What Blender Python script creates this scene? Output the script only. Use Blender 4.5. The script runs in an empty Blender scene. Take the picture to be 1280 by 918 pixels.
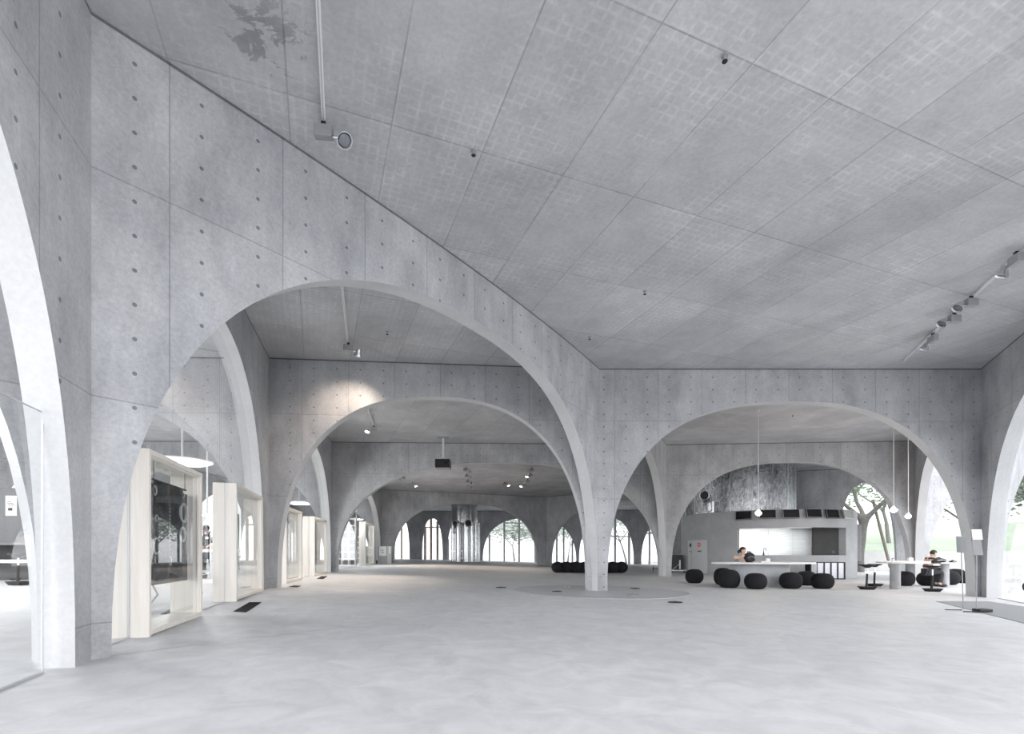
import bpy, bmesh, math, random
from mathutils import Vector, Matrix
R = math.radians
PI = math.pi
random.seed(7)
sc = bpy.context.scene
COL = sc.collection

# ------------------------------------------------------------------ camera, sky, exposure
F_PX, HORIZON, CX = 635.0, 691.0, 640.0          # focal length and eye-level line for a 1280 x 918 frame
EYE = 1.0                                        # camera height (world z)
CEIL = EYE + 4.4
cam_d = bpy.data.cameras.new('camera')
cam = bpy.data.objects.new('camera', cam_d)
COL.objects.link(cam)
cam.location = (0, 0, EYE)
cam.rotation_euler = (R(90), 0, 0)
cam_d.sensor_width = 36.0
cam_d.sensor_fit = 'HORIZONTAL'
cam_d.lens = F_PX / 1280 * 36
cam_d.shift_y = (HORIZON - 459) / 1280
cam_d.clip_end = 400
sc.camera = cam

world = bpy.data.worlds.new('overcast_sky')
sc.world = world
world.use_nodes = True
wn = world.node_tree
wn.nodes.clear()
wo = wn.nodes.new('ShaderNodeOutputWorld')
wb = wn.nodes.new('ShaderNodeBackground')
wb.inputs['Color'].default_value = (0.955, 0.962, 1.0, 1)
wb.inputs['Strength'].default_value = 1.0
# overcast sky, brighter on the entrance side behind the viewer
wt = wn.nodes.new('ShaderNodeTexCoord')
ws = wn.nodes.new('ShaderNodeSeparateXYZ')
wm = wn.nodes.new('ShaderNodeMath')
wm.operation = 'MULTIPLY_ADD'
wm.inputs[1].default_value = -0.35
wm.inputs[2].default_value = 1.12
wn.links.new(wt.outputs['Generated'], ws.inputs[0])
wn.links.new(ws.outputs['Y'], wm.inputs[0])
wn.links.new(wm.outputs[0], wb.inputs['Strength'])
wn.links.new(wb.outputs[0], wo.inputs[0])

sc.view_settings.view_transform = 'Standard'
sc.view_settings.look = 'None'
sc.view_settings.exposure = 1.68
sc.view_settings.gamma = 1.0
sc.view_settings.use_curve_mapping = False
sc.cycles.max_bounces = 14
sc.cycles.diffuse_bounces = 9
sc.cycles.glossy_bounces = 5
sc.cycles.transparent_max_bounces = 24
sc.cycles.caustics_reflective = False
sc.cycles.caustics_refractive = False


# ------------------------------------------------------------------ placing helpers
def fz(x, y):
    """Floor height: it falls gently to the right, as the real sloping floor does."""
    far = 0.0035 * max(0.0, y - 21) * min(1.0, max(0.0, (x + 5) / 8))
    return EYE - (0.88 + 0.0155 * x + 0.006 * max(0.0, 12.15 - y) + far)


def at(px, py, y):
    return Vector(((px - CX) / F_PX * y, y, EYE + (HORIZON - py) / F_PX * y))


def on_floor(px, py):
    y = 12.0
    for _ in range(40):
        y = (EYE - fz((px - CX) / F_PX * y, y)) * F_PX / (py - HORIZON)
    x = (px - CX) / F_PX * y
    return Vector((x, y, fz(x, y)))


def on_ceil(px, py):
    y = F_PX * (CEIL - EYE) / (HORIZON - py)
    return Vector(((px - CX) / F_PX * y, y, CEIL))


# ------------------------------------------------------------------ materials
class NT:
    def __init__(self, name):
        self.m = bpy.data.materials.new(name)
        self.m.use_nodes = True
        self.t = self.m.node_tree
        self.b = self.t.nodes['Principled BSDF']

    def n(self, kind, **kw):
        nd = self.t.nodes.new(kind)
        for k, v in kw.items():
            setattr(nd, k, v)
        return nd

    def link(self, a, b):
        self.t.links.new(a, b)

    def math(self, op, a, b=None, c=None):
        nd = self.n('ShaderNodeMath', operation=op)
        for i, v in enumerate((a, b, c)):
            if v is None:
                continue
            if isinstance(v, (int, float)):
                nd.inputs[i].default_value = v
            else:
                self.link(v, nd.inputs[i])
        return nd.outputs[0]

    def ramp(self, v, p0, c0, p1, c1):
        nd = self.n('ShaderNodeValToRGB')
        nd.color_ramp.elements[0].position = p0
        nd.color_ramp.elements[1].position = p1
        nd.color_ramp.elements[0].color = (*c0, 1) if not isinstance(c0, (int, float)) else (c0, c0, c0, 1)
        nd.color_ramp.elements[1].color = (*c1, 1) if not isinstance(c1, (int, float)) else (c1, c1, c1, 1)
        self.link(v, nd.inputs[0])
        return nd.outputs[0]

    def noise(self, vec, scale, detail=5, rough=0.6, dist=0.0):
        nd = self.n('ShaderNodeTexNoise')
        nd.inputs['Scale'].default_value = scale
        nd.inputs['Detail'].default_value = detail
        nd.inputs['Roughness'].default_value = rough
        nd.inputs['Distortion'].default_value = dist
        self.link(vec, nd.inputs['Vector'])
        return nd.outputs['Fac']

    def mul(self, a, b, f=1.0):
        nd = self.n('ShaderNodeMix', data_type='RGBA', blend_type='MULTIPLY')
        nd.inputs['Factor'].default_value = f
        for v, i in ((a, 6), (b, 7)):
            if isinstance(v, tuple):
                nd.inputs[i].default_value = (*v, 1)
            else:
                self.link(v, nd.inputs[i])
        return nd.outputs[2]

    def mapping(self, vec, scale=(1, 1, 1), rot=(0, 0, 0)):
        nd = self.n('ShaderNodeMapping')
        nd.inputs['Scale'].default_value = scale
        nd.inputs['Rotation'].default_value = rot
        self.link(vec, nd.inputs['Vector'])
        return nd.outputs[0]

    def bump(self, h, strength, dist=0.01):
        nd = self.n('ShaderNodeBump')
        nd.inputs['Strength'].default_value = strength
        nd.inputs['Distance'].default_value = dist
        self.link(h, nd.inputs['Height'])
        self.link(nd.outputs[0], self.b.inputs['Normal'])

    def line(self, coord, period, offset, half):
        """1 close to coord = offset + k*period, else 0."""
        a = self.math('SUBTRACT', coord, offset)
        a = self.math('DIVIDE', a, period)
        a = self.math('ADD', a, 0.5)
        a = self.math('FRACT', a)
        a = self.math('SUBTRACT', a, 0.5)
        a = self.math('ABSOLUTE', a)
        a = self.math('MULTIPLY', a, period)
        return a, self.math('LESS_THAN', a, half)


CONC = (0.43, 0.438, 0.452)


def concrete_wall():
    k = NT('board_marked_concrete')
    geo = k.n('ShaderNodeNewGeometry')
    pos = geo.outputs['Position']
    uv = k.n('ShaderNodeUVMap')
    uv.uv_map = 'wall'
    sep = k.n('ShaderNodeSeparateXYZ')
    k.link(uv.outputs[0], sep.inputs[0])
    s, z = sep.outputs[0], sep.outputs[1]
    big = k.noise(pos, 0.7, 5, 0.62, 0.3)
    mid = k.noise(k.mapping(pos, (2.6, 2.6, 0.9)), 1.0, 6, 0.65)
    fine = k.noise(pos, 28, 4, 0.7)
    c = k.ramp(big, 0.34, (0.375, 0.381, 0.398), 0.68, (0.53, 0.534, 0.546))
    c = k.mul(c, k.ramp(mid, 0.34, 0.82, 0.66, 1.08))
    c = k.mul(c, k.ramp(fine, 0.3, 0.84, 0.7, 1.08))
    # panel tone: every formwork sheet took the pour a little differently
    pu = k.math('FLOOR', k.math('DIVIDE', s, 1.04))
    pz = k.math('FLOOR', k.math('DIVIDE', k.math('SUBTRACT', z, 0.42), 1.86))
    comb = k.n('ShaderNodeCombineXYZ')
    k.link(pu, comb.inputs[0])
    k.link(pz, comb.inputs[1])
    wn_ = k.n('ShaderNodeTexWhiteNoise', noise_dimensions='3D')
    k.link(comb.outputs[0], wn_.inputs[0])
    c = k.mul(c, k.ramp(wn_.outputs[0], 0, 0.93, 1, 1.05))
    _, jv = k.line(s, 1.04, 0.0, 0.007)
    _, jh = k.line(z, 1.86, EYE + 3.14, 0.006)
    j = k.math('MAXIMUM', jv, jh)
    c = k.mul(c, k.ramp(j, 0, 1.0, 1, 0.72))
    gap_shadow = k.math('GREATER_THAN', z, CEIL - 0.028)            # joint where wall meets ceiling, its shadow painted as a dark band
    c = k.mul(c, k.ramp(gap_shadow, 0, 1.0, 1, 0.35))
    # tie-rod holes
    hx, _ = k.line(s, 0.52, 0.26, 0.02)
    hz, _ = k.line(z, 0.295, CEIL - 0.21, 0.02)
    r2 = k.math('ADD', k.math('MULTIPLY', hx, hx), k.math('MULTIPLY', hz, hz))
    hole = k.math('LESS_THAN', r2, 0.018 ** 2)
    c = k.mul(c, k.ramp(hole, 0, 1.0, 1, 0.42))
    k.link(c, k.b.inputs['Base Color'])
    k.b.inputs['Roughness'].default_value = 0.62
    k.b.inputs['Specular IOR Level'].default_value = 0.35
    h = k.math('SUBTRACT', k.math('MULTIPLY', fine, 0.5), k.math('ADD', k.math('MULTIPLY', hole, 1.2), j))
    k.bump(h, 0.35, 0.006)
    return k.m


def concrete_plain(name, lo, hi, rough=0.6, scale=1.0):
    k = NT(name)
    pos = k.n('ShaderNodeNewGeometry').outputs['Position']
    big = k.noise(pos, 0.9 * scale, 5, 0.62, 0.3)
    fine = k.noise(pos, 26 * scale, 4, 0.7)
    c = k.ramp(big, 0.3, lo, 0.7, hi)
    c = k.mul(c, k.ramp(fine, 0.25, 0.9, 0.75, 1.05))
    k.link(c, k.b.inputs['Base Color'])
    k.b.inputs['Roughness'].default_value = rough
    k.b.inputs['Specular IOR Level'].default_value = 0.35
    k.bump(fine, 0.2, 0.004)
    return k.m


def concrete_ceiling():
    k = NT('cast_ceiling_concrete')
    pos = k.n('ShaderNodeNewGeometry').outputs['Position']
    # formwork grid turned to the building grid
    vm = k.mapping(pos, (1, 1, 1), (0, 0, -math.atan2(0.359, 0.933)))
    sep = k.n('ShaderNodeSeparateXYZ')
    k.link(vm, sep.inputs[0])
    u, v = sep.outputs[0], sep.outputs[1]
    big = k.noise(pos, 0.45, 6, 0.65, 0.4)
    mid = k.noise(vm, 1.6, 5, 0.6)
    fine = k.noise(pos, 24, 4, 0.7)
    c = k.ramp(big, 0.34, (0.455, 0.459, 0.474), 0.68, (0.605, 0.608, 0.62))
    c = k.mul(c, k.ramp(mid, 0.3, 0.88, 0.7, 1.05))
    c = k.mul(c, k.ramp(fine, 0.3, 0.88, 0.7, 1.06))
    pu = k.math('FLOOR', k.math('DIVIDE', k.math('SUBTRACT', u, 2.68), 0.98))
    pv = k.math('FLOOR', k.math('DIVIDE', k.math('SUBTRACT', v, 5.32), 1.83))
    comb = k.n('ShaderNodeCombineXYZ')
    k.link(pu, comb.inputs[0])
    k.link(pv, comb.inputs[1])
    wn_ = k.n('ShaderNodeTexWhiteNoise', noise_dimensions='3D')
    k.link(comb.outputs[0], wn_.inputs[0])
    c = k.mul(c, k.ramp(wn_.outputs[0], 0, 0.92, 1, 1.04))
    _, ju = k.line(u, 0.98, 2.68, 0.008)
    _, jv = k.line(v, 1.83, 5.32, 0.008)
    j = k.math('MAXIMUM', ju, jv)
    patch = k.ramp(k.noise(pos, 0.8, 3, 0.5), 0.38, 0.0, 0.58, 1.0)
    c = k.mul(c, k.ramp(k.math('MULTIPLY', j, k.ramp(k.noise(pos, 1.3, 2, 0.5), 0.35, 0.35, 0.6, 1.0)), 0, 1.0, 1, 0.66))
    # faint waffle print of the reinforcement spacers
    gu, _ = k.line(u, 0.105, 0.0, 0.01)
    gv, _ = k.line(v, 0.105, 0.0, 0.01)
    g = k.math('MINIMUM', gu, gv)
    g = k.ramp(g, 0.006, 1.0, 0.02, 0.0)
    wob = k.ramp(k.noise(pos, 5.0, 3, 0.6), 0.35, 0.0, 0.65, 1.0)
    g = k.math('MULTIPLY', k.math('MULTIPLY', g, patch), wob)
    c = k.mul(c, k.ramp(g, 0, 1.0, 1, 1.2))
    # damp dark blotches near the left corner
    st = k.noise(pos, 3.2, 8, 0.7, 0.6)
    d = k.n('ShaderNodeVectorMath', operation='DISTANCE')
    k.link(pos, d.inputs[0])
    d.inputs[1].default_value = (-2.15, 4.35, CEIL)
    near = k.ramp(d.outputs['Value'], 0.15, 1.0, 0.75, 0.0)
    blot = k.math('GREATER_THAN', k.math('MULTIPLY', st, k.math('ADD', 0.55, k.math('MULTIPLY', near, 0.5))), 0.5)
    blot = k.math('MULTIPLY', blot, near)
    c = k.mul(c, k.ramp(blot, 0, 1.0, 1, 0.62))
    k.link(c, k.b.inputs['Base Color'])
    k.b.inputs['Roughness'].default_value = 0.7
    k.b.inputs['Specular IOR Level'].default_value = 0.3
    k.bump(k.math('SUBTRACT', fine, j), 0.25, 0.005)
    return k.m


def floor_mat():
    k = NT('trowelled_floor')
    pos = k.n('ShaderNodeNewGeometry').outputs['Position']
    cl = k.noise(k.mapping(pos, (1, 1, 1), (0, 0, 0.35)), 3.0, 6, 0.6, 1.0)
    big = k.noise(pos, 0.35, 4, 0.6)
    fine = k.noise(pos, 18, 4, 0.65)
    c = k.ramp(cl, 0.34, (0.575, 0.579, 0.592), 0.66, (0.70, 0.702, 0.708))
    c = k.mul(c, k.ramp(big, 0.3, 0.92, 0.7, 1.04))
    c = k.mul(c, k.ramp(fine, 0.25, 0.96, 0.75, 1.02))
    k.link(c, k.b.inputs['Base Color'])
    k.link(k.ramp(cl, 0.3, 0.5, 0.7, 0.62), k.b.inputs['Roughness'])
    k.b.inputs['Specular IOR Level'].default_value = 0.35
    k.bump(cl, 0.05, 0.004)
    return k.m


def plain(name, col, rough=0.5, metal=0.0, spec=0.5, var=0.0, scale=12.0, emit=None, estr=0.0):
    k = NT(name)
    if var > 0:
        pos = k.n('ShaderNodeTexCoord').outputs['Object']
        nz = k.noise(pos, scale, 4, 0.6)
        k.link(k.mul(col, k.ramp(nz, 0.25, 1 - var, 0.75, 1 + var)), k.b.inputs['Base Color'])
    else:
        k.b.inputs['Base Color'].default_value = (*col, 1)
    k.b.inputs['Roughness'].default_value = rough
    k.b.inputs['Metallic'].default_value = metal
    k.b.inputs['Specular IOR Level'].default_value = spec
    if emit:
        k.b.inputs['Emission Color'].default_value = (*emit, 1)
        k.b.inputs['Emission Strength'].default_value = estr
    return k.m


def glass_mat(name, tint=(0.97, 0.985, 0.98), refl=1.0):
    k = NT(name)
    out = k.t.nodes['Material Output']
    tr = k.n('ShaderNodeBsdfTransparent')
    tr.inputs[0].default_value = (*tint, 1)
    gl = k.n('ShaderNodeBsdfGlossy')
    gl.inputs['Roughness'].default_value = 0.01
    lw_ = k.n('ShaderNodeLayerWeight')
    lw_.inputs['Blend'].default_value = 0.5
    fr = k.math('ADD', 0.08, k.math('MULTIPLY', k.math('POWER', lw_.outputs['Facing'], 4.0), 0.9))
    mx = k.n('ShaderNodeMixShader')
    k.link(k.math('MULTIPLY', fr, refl), mx.inputs[0])
    k.link(tr.outputs[0], mx.inputs[1])
    k.link(gl.outputs[0], mx.inputs[2])
    k.link(mx.outputs[0], out.inputs[0])
    return k.m


def duct_mat(name='galvanised_duct_steel', lo=(0.13, 0.135, 0.148), hi=(0.62, 0.63, 0.65), bmp=0.5):
    k = NT(name)
    pos = k.n('ShaderNodeTexCoord').outputs['Object']
    a = k.noise(k.mapping(pos, (3, 3, 1.2)), 3.0, 6, 0.7, 1.0)
    b = k.noise(pos, 9, 3, 0.6)
    k.b.inputs['Metallic'].default_value = 1.0
    k.link(k.ramp(a, 0.3, lo, 0.68, hi), k.b.inputs['Base Color'])
    k.link(k.ramp(b, 0.3, 0.12, 0.7, 0.3), k.b.inputs['Roughness'])
    k.bump(a, bmp, 0.05)
    return k.m


def wood_mat():
    k = NT('pale_cream_timber')
    pos = k.n('ShaderNodeTexCoord').outputs['Object']
    g = k.noise(k.mapping(pos, (14, 14, 0.8)), 1.6, 5, 0.6, 0.4)
    k.link(k.ramp(g, 0.3, (0.74, 0.69, 0.63), 0.7, (0.83, 0.79, 0.735)), k.b.inputs['Base Color'])
    k.b.inputs['Roughness'].default_value = 0.45
    return k.m


def grass_mat():
    k = NT('mown_lawn')
    pos = k.n('ShaderNodeNewGeometry').outputs['Position']
    g = k.noise(pos, 0.35, 6, 0.7)
    f = k.noise(pos, 9, 4, 0.7)
    c = k.ramp(g, 0.3, (0.235, 0.295, 0.215), 0.7, (0.31, 0.365, 0.285))
    k.link(k.mul(c, k.ramp(f, 0.3, 0.8, 0.7, 1.1)), k.b.inputs['Base Color'])
    k.b.inputs['Roughness'].default_value = 0.9
    return k.m


def fabric_mat():
    k = NT('black_stretch_fabric')
    pos = k.n('ShaderNodeTexCoord').outputs['Object']
    w = k.noise(k.mapping(pos, (60, 60, 20)), 2.0, 2, 0.5)
    k.link(k.ramp(w, 0.3, (0.012, 0.012, 0.014), 0.7, (0.022, 0.022, 0.025)), k.b.inputs['Base Color'])
    k.b.inputs['Roughness'].default_value = 0.85
    k.b.inputs['Specular IOR Level'].default_value = 0.2
    return k.m


def grating_mat():
    k = NT('perforated_floor_steel')
    pos = k.n('ShaderNodeNewGeometry').outputs['Position']
    sep = k.n('ShaderNodeSeparateXYZ')
    k.link(k.mapping(pos, (1, 1, 1), (0, 0, 0.6)), sep.inputs[0])
    a, _ = k.line(sep.outputs[0], 0.11, 0, 0.02)
    b, _ = k.line(sep.outputs[1], 0.11, 0, 0.02)
    r2 = k.math('ADD', k.math('MULTIPLY', a, a), k.math('MULTIPLY', b, b))
    hole = k.math('LESS_THAN', r2, 0.03 ** 2)
    k.link(k.ramp(hole, 0, (0.58, 0.588, 0.6), 1, (0.24, 0.24, 0.25)), k.b.inputs['Base Color'])
    k.b.inputs['Roughness'].default_value = 0.42
    return k.m


def steel_wall_mat():
    k = NT('brushed_kitchen_steel')
    pos = k.n('ShaderNodeTexCoord').outputs['Object']
    g = k.noise(k.mapping(pos, (0.6, 0.6, 40)), 2.0, 3, 0.5)
    k.b.inputs['Metallic'].default_value = 0.85
    k.b.inputs['Base Color'].default_value = (0.55, 0.565, 0.56, 1)
    k.link(k.ramp(g, 0.3, 0.25, 0.7, 0.36), k.b.inputs['Roughness'])
    return k.m


M = dict(
    wall=concrete_wall(),
    soffit=concrete_plain('smooth_arch_concrete', (0.54, 0.546, 0.555), (0.62, 0.624, 0.63)),
    ceiling=concrete_ceiling(),
    floor=floor_mat(),
    drum=concrete_plain('drum_concrete', (0.36, 0.368, 0.38), (0.46, 0.466, 0.475), 0.6, 1.6),
    base=concrete_plain('table_base_concrete', (0.33, 0.338, 0.35), (0.46, 0.468, 0.48), 0.55, 2.5),
    glass=glass_mat('clear_glass'),
    wood=wood_mat(),
    duct=duct_mat(),
    pipe=duct_mat('smooth_pipe_steel', (0.50, 0.51, 0.52), (0.80, 0.81, 0.82), 0.06),
    fabric=fabric_mat(),
    black=plain('black_metal', (0.018, 0.018, 0.02), 0.45, 0.3),
    dark=plain('dark_gap', (0.03, 0.03, 0.032), 0.7),
    grey=plain('grey_painted_metal', (0.33, 0.34, 0.35), 0.4, 0.2, var=0.05),
    lgrey=plain('light_grey_enamel', (0.55, 0.56, 0.56), 0.45, var=0.03),
    alu=plain('satin_aluminium', (0.72, 0.73, 0.75), 0.28, 1.0, var=0.05),
    white=plain('white_laminate', (0.80, 0.80, 0.80), 0.4, var=0.03),
    paper=plain('white_paper', (0.82, 0.82, 0.81), 0.8, var=0.02),
    steelwall=steel_wall_mat(),
    screen=plain('dark_screen_glass', (0.012, 0.012, 0.014), 0.18, spec=0.6),
    brightscreen=plain('pale_screen_glass', (0.45, 0.45, 0.43), 0.2, spec=0.6, var=0.1),
    red=plain('red_enamel', (0.80, 0.10, 0.08), 0.4),
    cord=plain('white_cord', (0.75, 0.75, 0.75), 0.5),
    bulb=plain('lit_bulb_glass', (1, 0.9, 0.75), 0.3, emit=(1.0, 0.82, 0.6), estr=9.0),
    lamp=plain('lit_lamp_lens', (1, 0.95, 0.9), 0.3, emit=(1.0, 0.93, 0.85), estr=14.0),
    lens=plain('unlit_lamp_lens', (0.30, 0.31, 0.33), 0.12, 0.8, var=0.05),
    reflection_film=glass_mat('painted_reflection_film', (0.33, 0.335, 0.345), 0.6),  # dark tint standing in for a reflection on glass
    clearjar=plain('shaker_glass', (0.75, 0.76, 0.78), 0.15),
    tube=plain('kitchen_light_tube', (1, 1, 1), 0.3, emit=(1.0, 0.97, 0.92), estr=2.0),
    mat=plain('grey_entrance_mat', (0.30, 0.305, 0.315), 0.9, var=0.12, scale=40),
    grating=grating_mat(),
    grass=grass_mat(),
    paving=concrete_plain('pale_paving', (0.55, 0.55, 0.54), (0.66, 0.66, 0.65), 0.8, 0.6),
    bark=plain('grey_bark', (0.17, 0.165, 0.155), 0.9, var=0.3, scale=6),
    hazeleaf=plain('haze_tinted_leaves', (0.40, 0.44, 0.40), 0.8, var=0.25, scale=1.5),  # distance haze painted into a paler, greyer leaf colour
    steelpanel=plain('dull_steel_panel', (0.42, 0.43, 0.45), 0.35, 0.9, var=0.1),
    plategrey=plain('grey_sign_plate', (0.20, 0.205, 0.21), 0.6, var=0.04),
    polegrey=plain('thin_grey_pole', (0.30, 0.30, 0.31), 0.45, 0.5),
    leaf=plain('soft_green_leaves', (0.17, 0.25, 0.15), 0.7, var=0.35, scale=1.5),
    pole=plain('weathered_prop_pole', (0.22, 0.2, 0.17), 0.8, var=0.2),
    skin=plain('skin', (0.62, 0.42, 0.33), 0.55, var=0.04),
    hair=plain('black_hair', (0.018, 0.015, 0.014), 0.5, var=0.2, scale=30),
    shirtw=plain('white_cotton', (0.74, 0.74, 0.74), 0.85, var=0.04),
    apron=plain('black_apron_cloth', (0.025, 0.025, 0.027), 0.85, var=0.1),
    greytop=plain('lavender_grey_cotton', (0.34, 0.34, 0.38), 0.85, var=0.06),
    trouser=plain('charcoal_trouser_cloth', (0.04, 0.04, 0.045), 0.85, var=0.1),
    tan=plain('tan_timber_mullion', (0.60, 0.48, 0.38), 0.5, var=0.12, scale=8),
    mullion=plain('grey_mullion', (0.55, 0.56, 0.57), 0.4, 0.3),
    panelgrey=plain('grey_screen_panel', (0.16, 0.16, 0.165), 0.55, var=0.06),
    bag=plain('black_nylon_bag', (0.015, 0.015, 0.017), 0.6, var=0.2, scale=25),
)


def stripes_mat():
    k = NT('striped_knit')
    pos = k.n('ShaderNodeTexCoord').outputs['Object']
    sep = k.n('ShaderNodeSeparateXYZ')
    k.link(pos, sep.inputs[0])
    a, _ = k.line(sep.outputs[2], 0.12, 0.0, 0.03)
    st = k.math('LESS_THAN', a, 0.028)
    k.link(k.ramp(st, 0, (0.05, 0.045, 0.05), 1, (0.62, 0.42, 0.38)), k.b.inputs['Base Color'])
    k.b.inputs['Roughness'].default_value = 0.85
    return k.m


def poster_mat():
    """Dark printed sheet with pale speckle, as on the hanging banner."""
    k = NT('dark_printed_banner')
    pos = k.n('ShaderNodeTexCoord').outputs['Object']
    a = k.noise(pos, 9, 6, 0.75, 0.5)
    k.link(k.ramp(a, 0.45, (0.012, 0.012, 0.014), 0.72, (0.16, 0.16, 0.17)), k.b.inputs['Base Color'])
    k.b.inputs['Roughness'].default_value = 0.4
    return k.m


M['stripes'] = stripes_mat()
M['poster'] = poster_mat()


# ------------------------------------------------------------------ mesh helpers
class MB:
    def __init__(self):
        self.b = bmesh.new()

    def box(self, c, size, rot=None, bev=0.0):
        mt = Matrix.Translation(Vector(c))
        if rot is not None:
            mt = mt @ (rot.to_4x4() if isinstance(rot, Matrix) else Matrix.Rotation(rot, 4, 'Z'))
        mt = mt @ Matrix.Diagonal((*size, 1))
        r = bmesh.ops.create_cube(self.b, size=1.0, matrix=mt)
        if bev > 0:
            es = list({e for v in r['verts'] for e in v.link_edges})
            bmesh.ops.bevel(self.b, geom=es, offset=bev, segments=2, profile=0.5, affect='EDGES')
        return self

    def cyl(self, p, q, r0, r1=None, n=20, cap=True):
        p, q = Vector(p), Vector(q)
        d = q - p
        mt = Matrix.Translation((p + q) / 2) @ d.to_track_quat('Z', 'Y').to_matrix().to_4x4()
        bmesh.ops.create_cone(self.b, cap_ends=cap, segments=n, radius1=r0, radius2=r0 if r1 is None else r1,
                              depth=d.length, matrix=mt)
        return self

    def ball(self, c, rad, n=20, m=12, rot=None):
        rad = (rad,) * 3 if isinstance(rad, (int, float)) else rad
        mt = Matrix.Translation(Vector(c))
        if rot is not None:
            mt = mt @ (rot.to_4x4() if isinstance(rot, Matrix) else Matrix.Rotation(rot, 4, 'Z'))
        bmesh.ops.create_uvsphere(self.b, u_segments=n, v_segments=m, radius=1.0,
                                  matrix=mt @ Matrix.Diagonal((*rad, 1)))
        return self

    def lathe(self, prof, mt=None, n=28):
        mt = mt or Matrix.Identity(4)
        rings = []
        for r, z in prof:
            if r < 1e-5:
                rings.append([self.b.verts.new(mt @ Vector((0, 0, z)))])
            else:
                rings.append([self.b.verts.new(mt @ Vector((r * math.cos(2 * PI * i / n), r * math.sin(2 * PI * i / n), z)))
                              for i in range(n)])
        for a, c in zip(rings, rings[1:]):
            for i in range(n):
                j = (i + 1) % n
                f = [a[i % len(a)], a[j % len(a)], c[j % len(c)], c[i % len(c)]]
                u = []
                for v in f:
                    if v not in u:
                        u.append(v)
                if len(u) >= 3:
                    self.b.faces.new(u)
        return self

    def prism(self, pts, z0, z1):
        """pts: plan polygon, counter-clockwise; z0/z1 floats or functions of (x, y)."""
        g = (lambda v: v) if False else None
        f0 = z0 if callable(z0) else (lambda x, y: z0)
        f1 = z1 if callable(z1) else (lambda x, y: z1)
        lo = [self.b.verts.new((x, y, f0(x, y))) for x, y in pts]
        hi = [self.b.verts.new((x, y, f1(x, y))) for x, y in pts]
        n = len(pts)
        self.b.faces.new(list(reversed(lo)))
        self.b.faces.new(hi)
        for i in range(n):
            j = (i + 1) % n
            self.b.faces.new([lo[i], lo[j], hi[j], hi[i]])
        return self

    def tube(self, pts, r, n=10, closed=False):
        pts = [Vector(p) for p in pts]
        rs = r if isinstance(r, (list, tuple)) else [r] * len(pts)
        rings = []
        up = None
        for i, p in enumerate(pts):
            a = pts[i - 1] if (i > 0 or closed) else p
            c = pts[(i + 1) % len(pts)] if (i < len(pts) - 1 or closed) else p
            t = (c - a).normalized()
            if up is None:
                up = Vector((0, 0, 1)) if abs(t.z) < 0.9 else Vector((1, 0, 0))
            s = t.cross(up).normalized()
            up = s.cross(t).normalized()
            rings.append([self.b.verts.new(p + rs[i] * (math.cos(2 * PI * k / n) * s + math.sin(2 * PI * k / n) * up))
                          for k in range(n)])
        m = len(rings)
        for i in range(m if closed else m - 1):
            a, c = rings[i], rings[(i + 1) % m]
            for k in range(n):
                l = (k + 1) % n
                self.b.faces.new([a[k], a[l], c[l], c[k]])
        if not closed:
            self.b.faces.new(list(reversed(rings[0])))
            self.b.faces.new(rings[-1])
        return self

    def quad(self, *pts):
        self.b.faces.new([self.b.verts.new(p) for p in pts])
        return self

    def build(self, name, mat, parent=None, smooth=False, angle=40):
        bmesh.ops.recalc_face_normals(self.b, faces=self.b.faces)
        me = bpy.data.meshes.new(name)
        self.b.to_mesh(me)
        self.b.free()
        me.materials.append(mat)
        if smooth:
            for p in me.polygons:
                p.use_smooth = True
            me.set_sharp_from_angle(angle=R(angle))
        o = bpy.data.objects.new(name, me)
        COL.objects.link(o)
        if parent is not None:
            # meshes are written in the parent's local frame
            o.parent = parent
        return o


def tag(o, label, cat, group=None, kind=None):
    o['label'] = label
    o['category'] = cat
    if group:
        o['group'] = group
    if kind:
        o['kind'] = kind
    return o


def struct(o, label, cat='building'):
    return tag(o, label, cat, None, 'structure')


def thing(name, label, cat, loc=(0, 0, 0), rz=0.0, group=None):
    o = bpy.data.objects.new(name, None)
    COL.objects.link(o)
    o.location = loc
    o.rotation_euler = (0, 0, rz)
    o.empty_display_size = 0.1
    return tag(o, label, cat, group)


def kids(o):
    return [c for c in bpy.data.objects if c.parent == o]


def copy_tree(o, parent=None):
    c = o.copy()
    COL.objects.link(c)
    if parent is not None:
        c.parent = parent
    for ch in kids(o):
        copy_tree(ch, c)
    return c


def dup(o, loc, rz, label, group=None):
    c = copy_tree(o)
    c.location = loc
    c.rotation_euler = (0, 0, rz)
    c['label'] = label
    if group:
        c['group'] = group
    return c


# ------------------------------------------------------------------ the arch walls
N0, N1, N2, N3 = (-3.42, 4.13), (2.09, 12.15), (11.21, 12.15), (-5.48, 11.47)
N4, N5, N6, N8, N7 = (6.29, 20.7), (-7.15, 20.17), (-9.08, 35.37), (2.72, 40.2), (15.81, 19.96)
THICK = 0.27
CROWN = EYE + 3.62
SUPER = 2.5


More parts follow.
